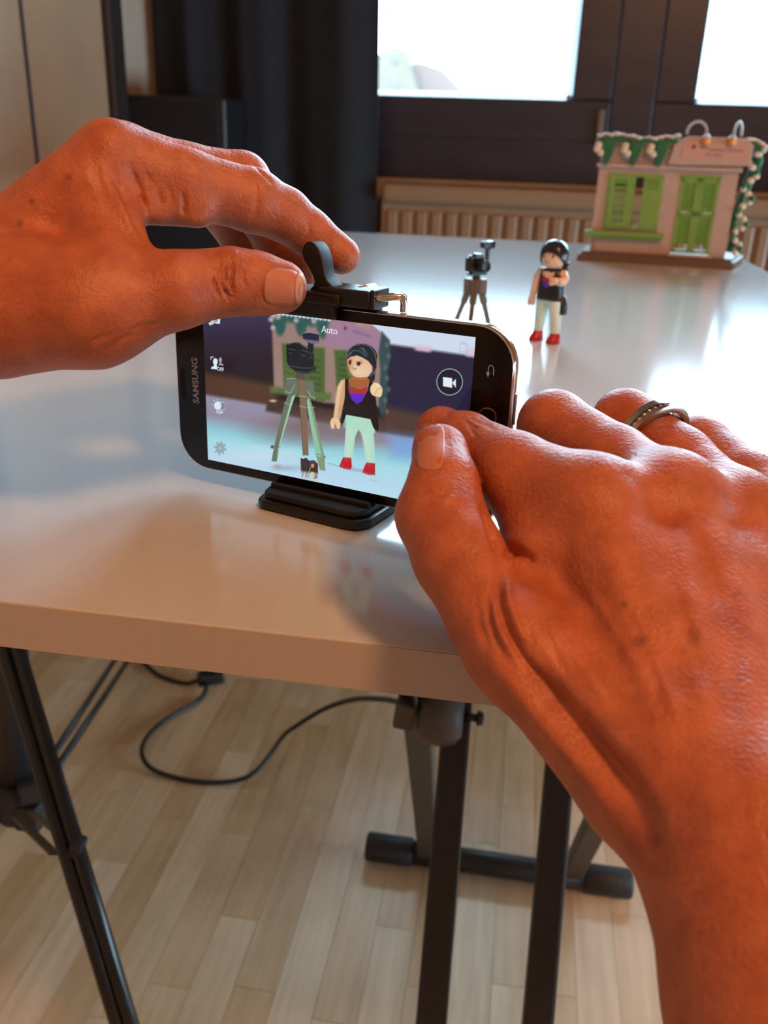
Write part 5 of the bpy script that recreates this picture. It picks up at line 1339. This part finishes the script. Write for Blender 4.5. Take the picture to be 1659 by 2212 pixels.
lskin = hand_object('skin', sl_, [(148, 383, 8, 7, 0.75), (70, 435, 8, 7, 0.8), (42, 483, 8, 9, 0.85), (20, 560, 5, 5, 0.3), (205, 430, 5, 5, 0.3), (385, 420, 6, 20, 0.25), (497, 605, 9, 34, 0.2)], lh, lorig)
nail(sl_, (608, 620, 295), 38, 38, 0.06, 'thumbnail', lskin, lorig, lift=0.30)
nail(sl_, (645, 622, 295), 8, 33, 0.06, 'nail_edge', lskin, lorig, lift=0.42, tip=1.0, n=8)

# --- right hand: steadies the end of the phone, ring on the fourth finger
RG = {
 'palm': (8.0, chain((1960, 2950, 138, 395), (1750, 2212, 172, 285), (1610, 1800, 193, 236)) + chain((2150, 2950, 150, 360), (1850, 2212, 182, 280), (1700, 1800, 200, 226)) + [
    ((1610, 1800, 193, 236), (1490, 1680, 203, 185)), ((1700, 1800, 200, 226), (1640, 1670, 206, 172)),
    ((1490, 1680, 203, 185), (1275, 1085, 240, 92)), ((1560, 1660, 205, 185), (1450, 1075, 250, 85)), ((1640, 1670, 206, 170), (1590, 1110, 262, 79)), ((1700, 1690, 204, 150), (1710, 1160, 268, 70)),
    ((1400, 1640, 208, 182), (1130, 1400, 222, 113)), ((1130, 1400, 222, 113), (1062, 1330, 228, 99)),
    ((1275, 1090, 240, 88), (1450, 1080, 250, 80)), ((1450, 1080, 250, 80), (1590, 1115, 262, 74)), ((1590, 1115, 262, 74), (1710, 1165, 268, 68)), ((1380, 1250, 234, 98), (1560, 1270, 240, 90)), ((1145, 1310, 234, 72), (1190, 1180, 244, 84)), ((1190, 1180, 244, 84), (1128, 1060, 254, 76)), ((1450, 1410, 228, 120), (1420, 1200, 266, 108))]),
 'thumb': (4.0, chain((1062, 1330, 228, 99), (990, 1200, 238, 95), (952, 1112, 246, 93), (958, 1045, 250, 71), (950, 976, 259, 61))),
 'index': (3.0, chain((1275, 1085, 240, 92), (1110, 1014, 258, 80), (1006, 952, 280, 60), (952, 932, 290, 50), (936, 962, 297, 45))),
 'middle': (3.0, chain((1450, 1075, 250, 85), (1330, 994, 272, 73), (1196, 920, 295, 75), (1156, 1008, 326, 58), (1085, 1025, 342, 50))),
 'ring': (3.0, chain((1590, 1110, 262, 79), (1462, 1000, 285, 78), (1350, 911, 303, 68), (1310, 1000, 335, 56), (1240, 1030, 345, 46))),
 'little': (3.0, chain((1710, 1160, 268, 72), (1610, 1040, 291, 65), (1510, 962, 310, 61), (1470, 1030, 336, 50), (1400, 1045, 346, 42))),
}
V, Fc = make_hand(RG, [('palm', 0), ('little', 6), ('ring', 6), ('middle', 6), ('index', 6), ('thumb', 1.0)])
sr = Sculpt(V, Fc)
# fold between thumb and forefinger, skin folds of the web
sr.line([(1040, 1080), (1066, 1148), (1082, 1205)], 9, -2.2); sr.line([(1082, 1205), (1108, 1192), (1135, 1200), (1160, 1216)], 9, -2.0); sr.blob(1130, 1168, 30, 22, 1.3); sr.line([(1092, 1225), (1112, 1214), (1140, 1228)], 8, 1.2)
sr.line([(1084, 1212), (1074, 1260), (1082, 1320), (1110, 1390), (1150, 1450), (1190, 1500)], 10, -1.7); sr.line([(1100, 1235), (1098, 1290), (1118, 1350), (1140, 1400)], 9, 1.3)
sr.line([(1060, 1260), (1052, 1310), (1070, 1380), (1100, 1440)], 9, -1.0); sr.line([(1066, 1290), (1080, 1360), (1120, 1430)], 8, 0.9); sr.line([(1030, 1290), (1036, 1350), (1060, 1410)], 9, -0.7)
sr.line([(1130, 1420), (1190, 1505), (1260, 1590), (1330, 1680), (1378, 1755)], 32, -4.6); sr.line([(1340, 1660), (1400, 1790), (1420, 1880)], 30, -1.6)
sr.line([(1030, 1390), (1110, 1480), (1200, 1590), (1290, 1700), (1350, 1810)], 22, 1.5)
# tendons and veins on the back of the hand
for pts, w_, a_ in (([(1430, 1600), (1360, 1340), (1290, 1110)], 26, 1.1), ([(1530, 1600), (1500, 1350), (1455, 1090)], 26, 1.2), ([(1620, 1620), (1610, 1350), (1590, 1120)], 26, 1.0),
                    ([(1395, 1400), (1440, 1490), (1470, 1560)], 16, 0.9), ([(1340, 1290), (1385, 1390), (1430, 1500)], 14, -0.7), ([(1450, 1270), (1500, 1400), (1520, 1500)], 16, -0.8), ([(1490, 1120), (1530, 1210), (1560, 1330)], 18, -0.9),
                    ([(1250, 1240), (1320, 1350), (1390, 1480)], 13, 0.6), ([(1210, 1300), (1250, 1420), (1320, 1540)], 12, 0.5), ([(1200, 1250), (1230, 1360), (1280, 1460)], 12, -0.6), ([(1160, 1290), (1190, 1390), (1240, 1480)], 9, -0.5)):
    sr.line(pts, w_, a_)
sr.blob(1470, 1050, 40, 26, 0.8, 0.5); sr.blob(1592, 1085, 34, 24, 0.7, 0.5); sr.line([(1400, 1120), (1390, 1050), (1340, 1000)], 20, -0.6)
# knuckle wrinkles
for k, (a, b) in enumerate((((1000, 905), (1035, 930)), ((1012, 900), (1050, 920)), ((1026, 897), (1062, 912)), ((1008, 915), (1030, 945)), ((1040, 908), (1070, 930)))): sr.line([a, b], 3.4, -0.6, 285)
sr.line([(964, 884), (968, 905)], 6, -0.7)
for k in range(5): sr.line([(1028 + k * 9, 1060 + k * 24), (1048 + k * 9, 1066 + k * 24)], 4, -0.5, 250)
sr.line([(905, 1040), (940, 1068), (980, 1060)], 10, -0.5, 265); sr.line([(930, 1075), (955, 1082), (985, 1068)], 6, 0.5, 265)
sr.line([(960, 935), (968, 970), (955, 1005), (920, 1030), (900, 1045)], 6, -0.45, 280)
for k in range(5): sr.line([(1400, 1800 + 55 * k), (1520, 1780 + 50 * k), (1659, 1740 + 50 * k)], 5, -0.25)
sr.apply()
rorig = cam_to_world(to_cam(1600, 1800, 200)[None])[0]
rh = empty('hand', rorig, label='right hand with bent thumb gripping the right end of the phone', cat='hand')
rskin = hand_object('skin', sr, [(1348, 1306, 10, 9, 0.6), (1382, 1385, 14, 13, 0.75), (1590, 1285, 9, 8, 0.45), (1500, 1375, 18, 26, 0.4), (1430, 1500, 16, 26, 0.3), (1420, 1815, 14, 14, 0.5), (1362, 1470, 6, 6, 0.3), (1298, 1425, 6, 6, 0.25), (1600, 1462, 10, 10, 0.35), (1363, 1000, 5, 5, 0.4), (1480, 1405, 7, 7, 0.3), (1215, 1480, 5, 5, 0.25), (1340, 1500, 6, 8, 0.2)], rh, rorig)
nail(sr, (930, 966, 268), 50, 30, math.pi / 2 + 0.06, 'thumbnail', rskin, rorig, lift=0.18)

# ------------------------------------------------------------------ ring
rc_ = to_cam(1404, 952, 293); a1, b1 = to_cam(1350, 911, 303), to_cam(1470, 1000, 285)
axd = cam_to_world(b1[None])[0] - cam_to_world(a1[None])[0]; axd = Vector(axd / np.linalg.norm(axd))
rgc = Vector(cam_to_world(rc_[None])[0])
rg = empty('ring', rgc, label='silver wedding ring set with a row of tiny stones on the right hand', cat='ring')
Q = axd.to_track_quat('Z', 'Y').to_matrix()
RI = 0.0122
rp = [(RI, -0.0030), (RI + 0.0012, -0.0032), (RI + 0.0022, -0.0026), (RI + 0.0025, -0.0002), (RI + 0.0018, 0.0001), (RI + 0.0018, 0.0012), (RI + 0.0025, 0.0015), (RI + 0.0024, 0.0026), (RI + 0.0012, 0.0031), (RI, 0.0030)]
rm = MB(); nn = 72
rings_ = [[rm.bm.verts.new(Q @ Vector((r * math.cos(2 * math.pi * k / nn), r * math.sin(2 * math.pi * k / nn), z))) for r, z in rp] for k in range(nn)]
for k in range(nn):
    a, b = rings_[k], rings_[(k + 1) % nn]
    for j in range(len(rp)): rm.bm.faces.new((a[j], a[(j + 1) % len(rp)], b[(j + 1) % len(rp)], b[j]))
rm.build('band', mat('brushed_white_gold', (0.40, 0.34, 0.29), 0.18, metal=1.0, nscale=60, namt=0.06), rg, True, auto=35)
M_gem = mat('clear_stone', (0.85, 0.85, 0.85), 0.05, metal=0.6, nscale=200)
gmm = MB().lathe([(0, -0.0003), (0.0005, 0.0), (0.00045, 0.0002), (0, 0.00035)], 8); gme = bpy.data.meshes.new('stone'); gmm.bm.to_mesh(gme); gmm.bm.free(); gme.materials.append(M_gem)
for k in range(40):
    a = 2 * math.pi * k / 40
    nrm = Q @ Vector((math.cos(a), math.sin(a), 0))
    o = link('stone', gme, None, rg); o.location = nrm * (RI + 0.0019) + Q @ Vector((0, 0, 0.00065)); o.rotation_euler = nrm.to_track_quat('Z', 'Y').to_euler()

# ------------------------------------------------------------------ fine pale hair on the back of the fingers
M_hair = mat('pale_fine_hair', (0.75, 0.62, 0.48), 0.4, nscale=200)
def fuzz(sc, skin, origin, regions, n, seed, dirn):
    r_ = np.random.RandomState(seed); mb = MB()
    bv = BVHTree.FromPolygons([Vector(v) for v in sc.V], [tuple(f) for f in sc.Fc])
    for i in range(n):
        x0, y0, x1, y1, wd = regions[r_.randint(len(regions))]
        t = r_.rand(); X = x0 + (x1 - x0) * t + r_.randn() * wd * 0.3; Y = y0 + (y1 - y0) * t + r_.rand() * wd
        loc, nor, _, _ = bv.ray_cast(Vector((0, 0, 0)), Vector(to_cam(X, Y, 1.0)).normalized())
        if loc is None: continue
        d = np.array([dirn[0] + r_.randn() * 0.25, dirn[1] + r_.randn() * 0.25, r_.randn() * 0.2]); nn_ = np.array(nor)
        d = d - nn_ * (d @ nn_) + nn_ * (0.30 + 0.35 * r_.rand()); d /= np.linalg.norm(d)
        L = 1.8 + 2.6 * r_.rand()
        pts = [np.array(loc), np.array(loc) + d * L * 0.5, np.array(loc) + d * L + np.array([0.1, 0.25, 0]) * L * 0.6]
        mb.tube([Vector(cam_to_world(q[None])[0] - origin) for q in pts], [0.000035, 0.00003, 0.000012], 3, cap=False)
    o = mb.build('fine_hair', M_hair, skin); o['kind'] = 'stuff'; o['label'] = 'fine pale hair on the skin'
fuzz(sl_, lskin, lorig, [(330, 312, 520, 345, 30), (380, 322, 560, 372, 26), (540, 360, 640, 430, 18), (20, 440, 170, 300, 20)], 150, 3, (0.9, 0.1))
fuzz(sr, rskin, rorig, [(1030, 915, 1260, 995, 22), (1230, 860, 1330, 925, 20), (1440, 930, 1540, 1020, 18), (1560, 960, 1650, 1030, 20)], 150, 5, (-0.8, -0.3))
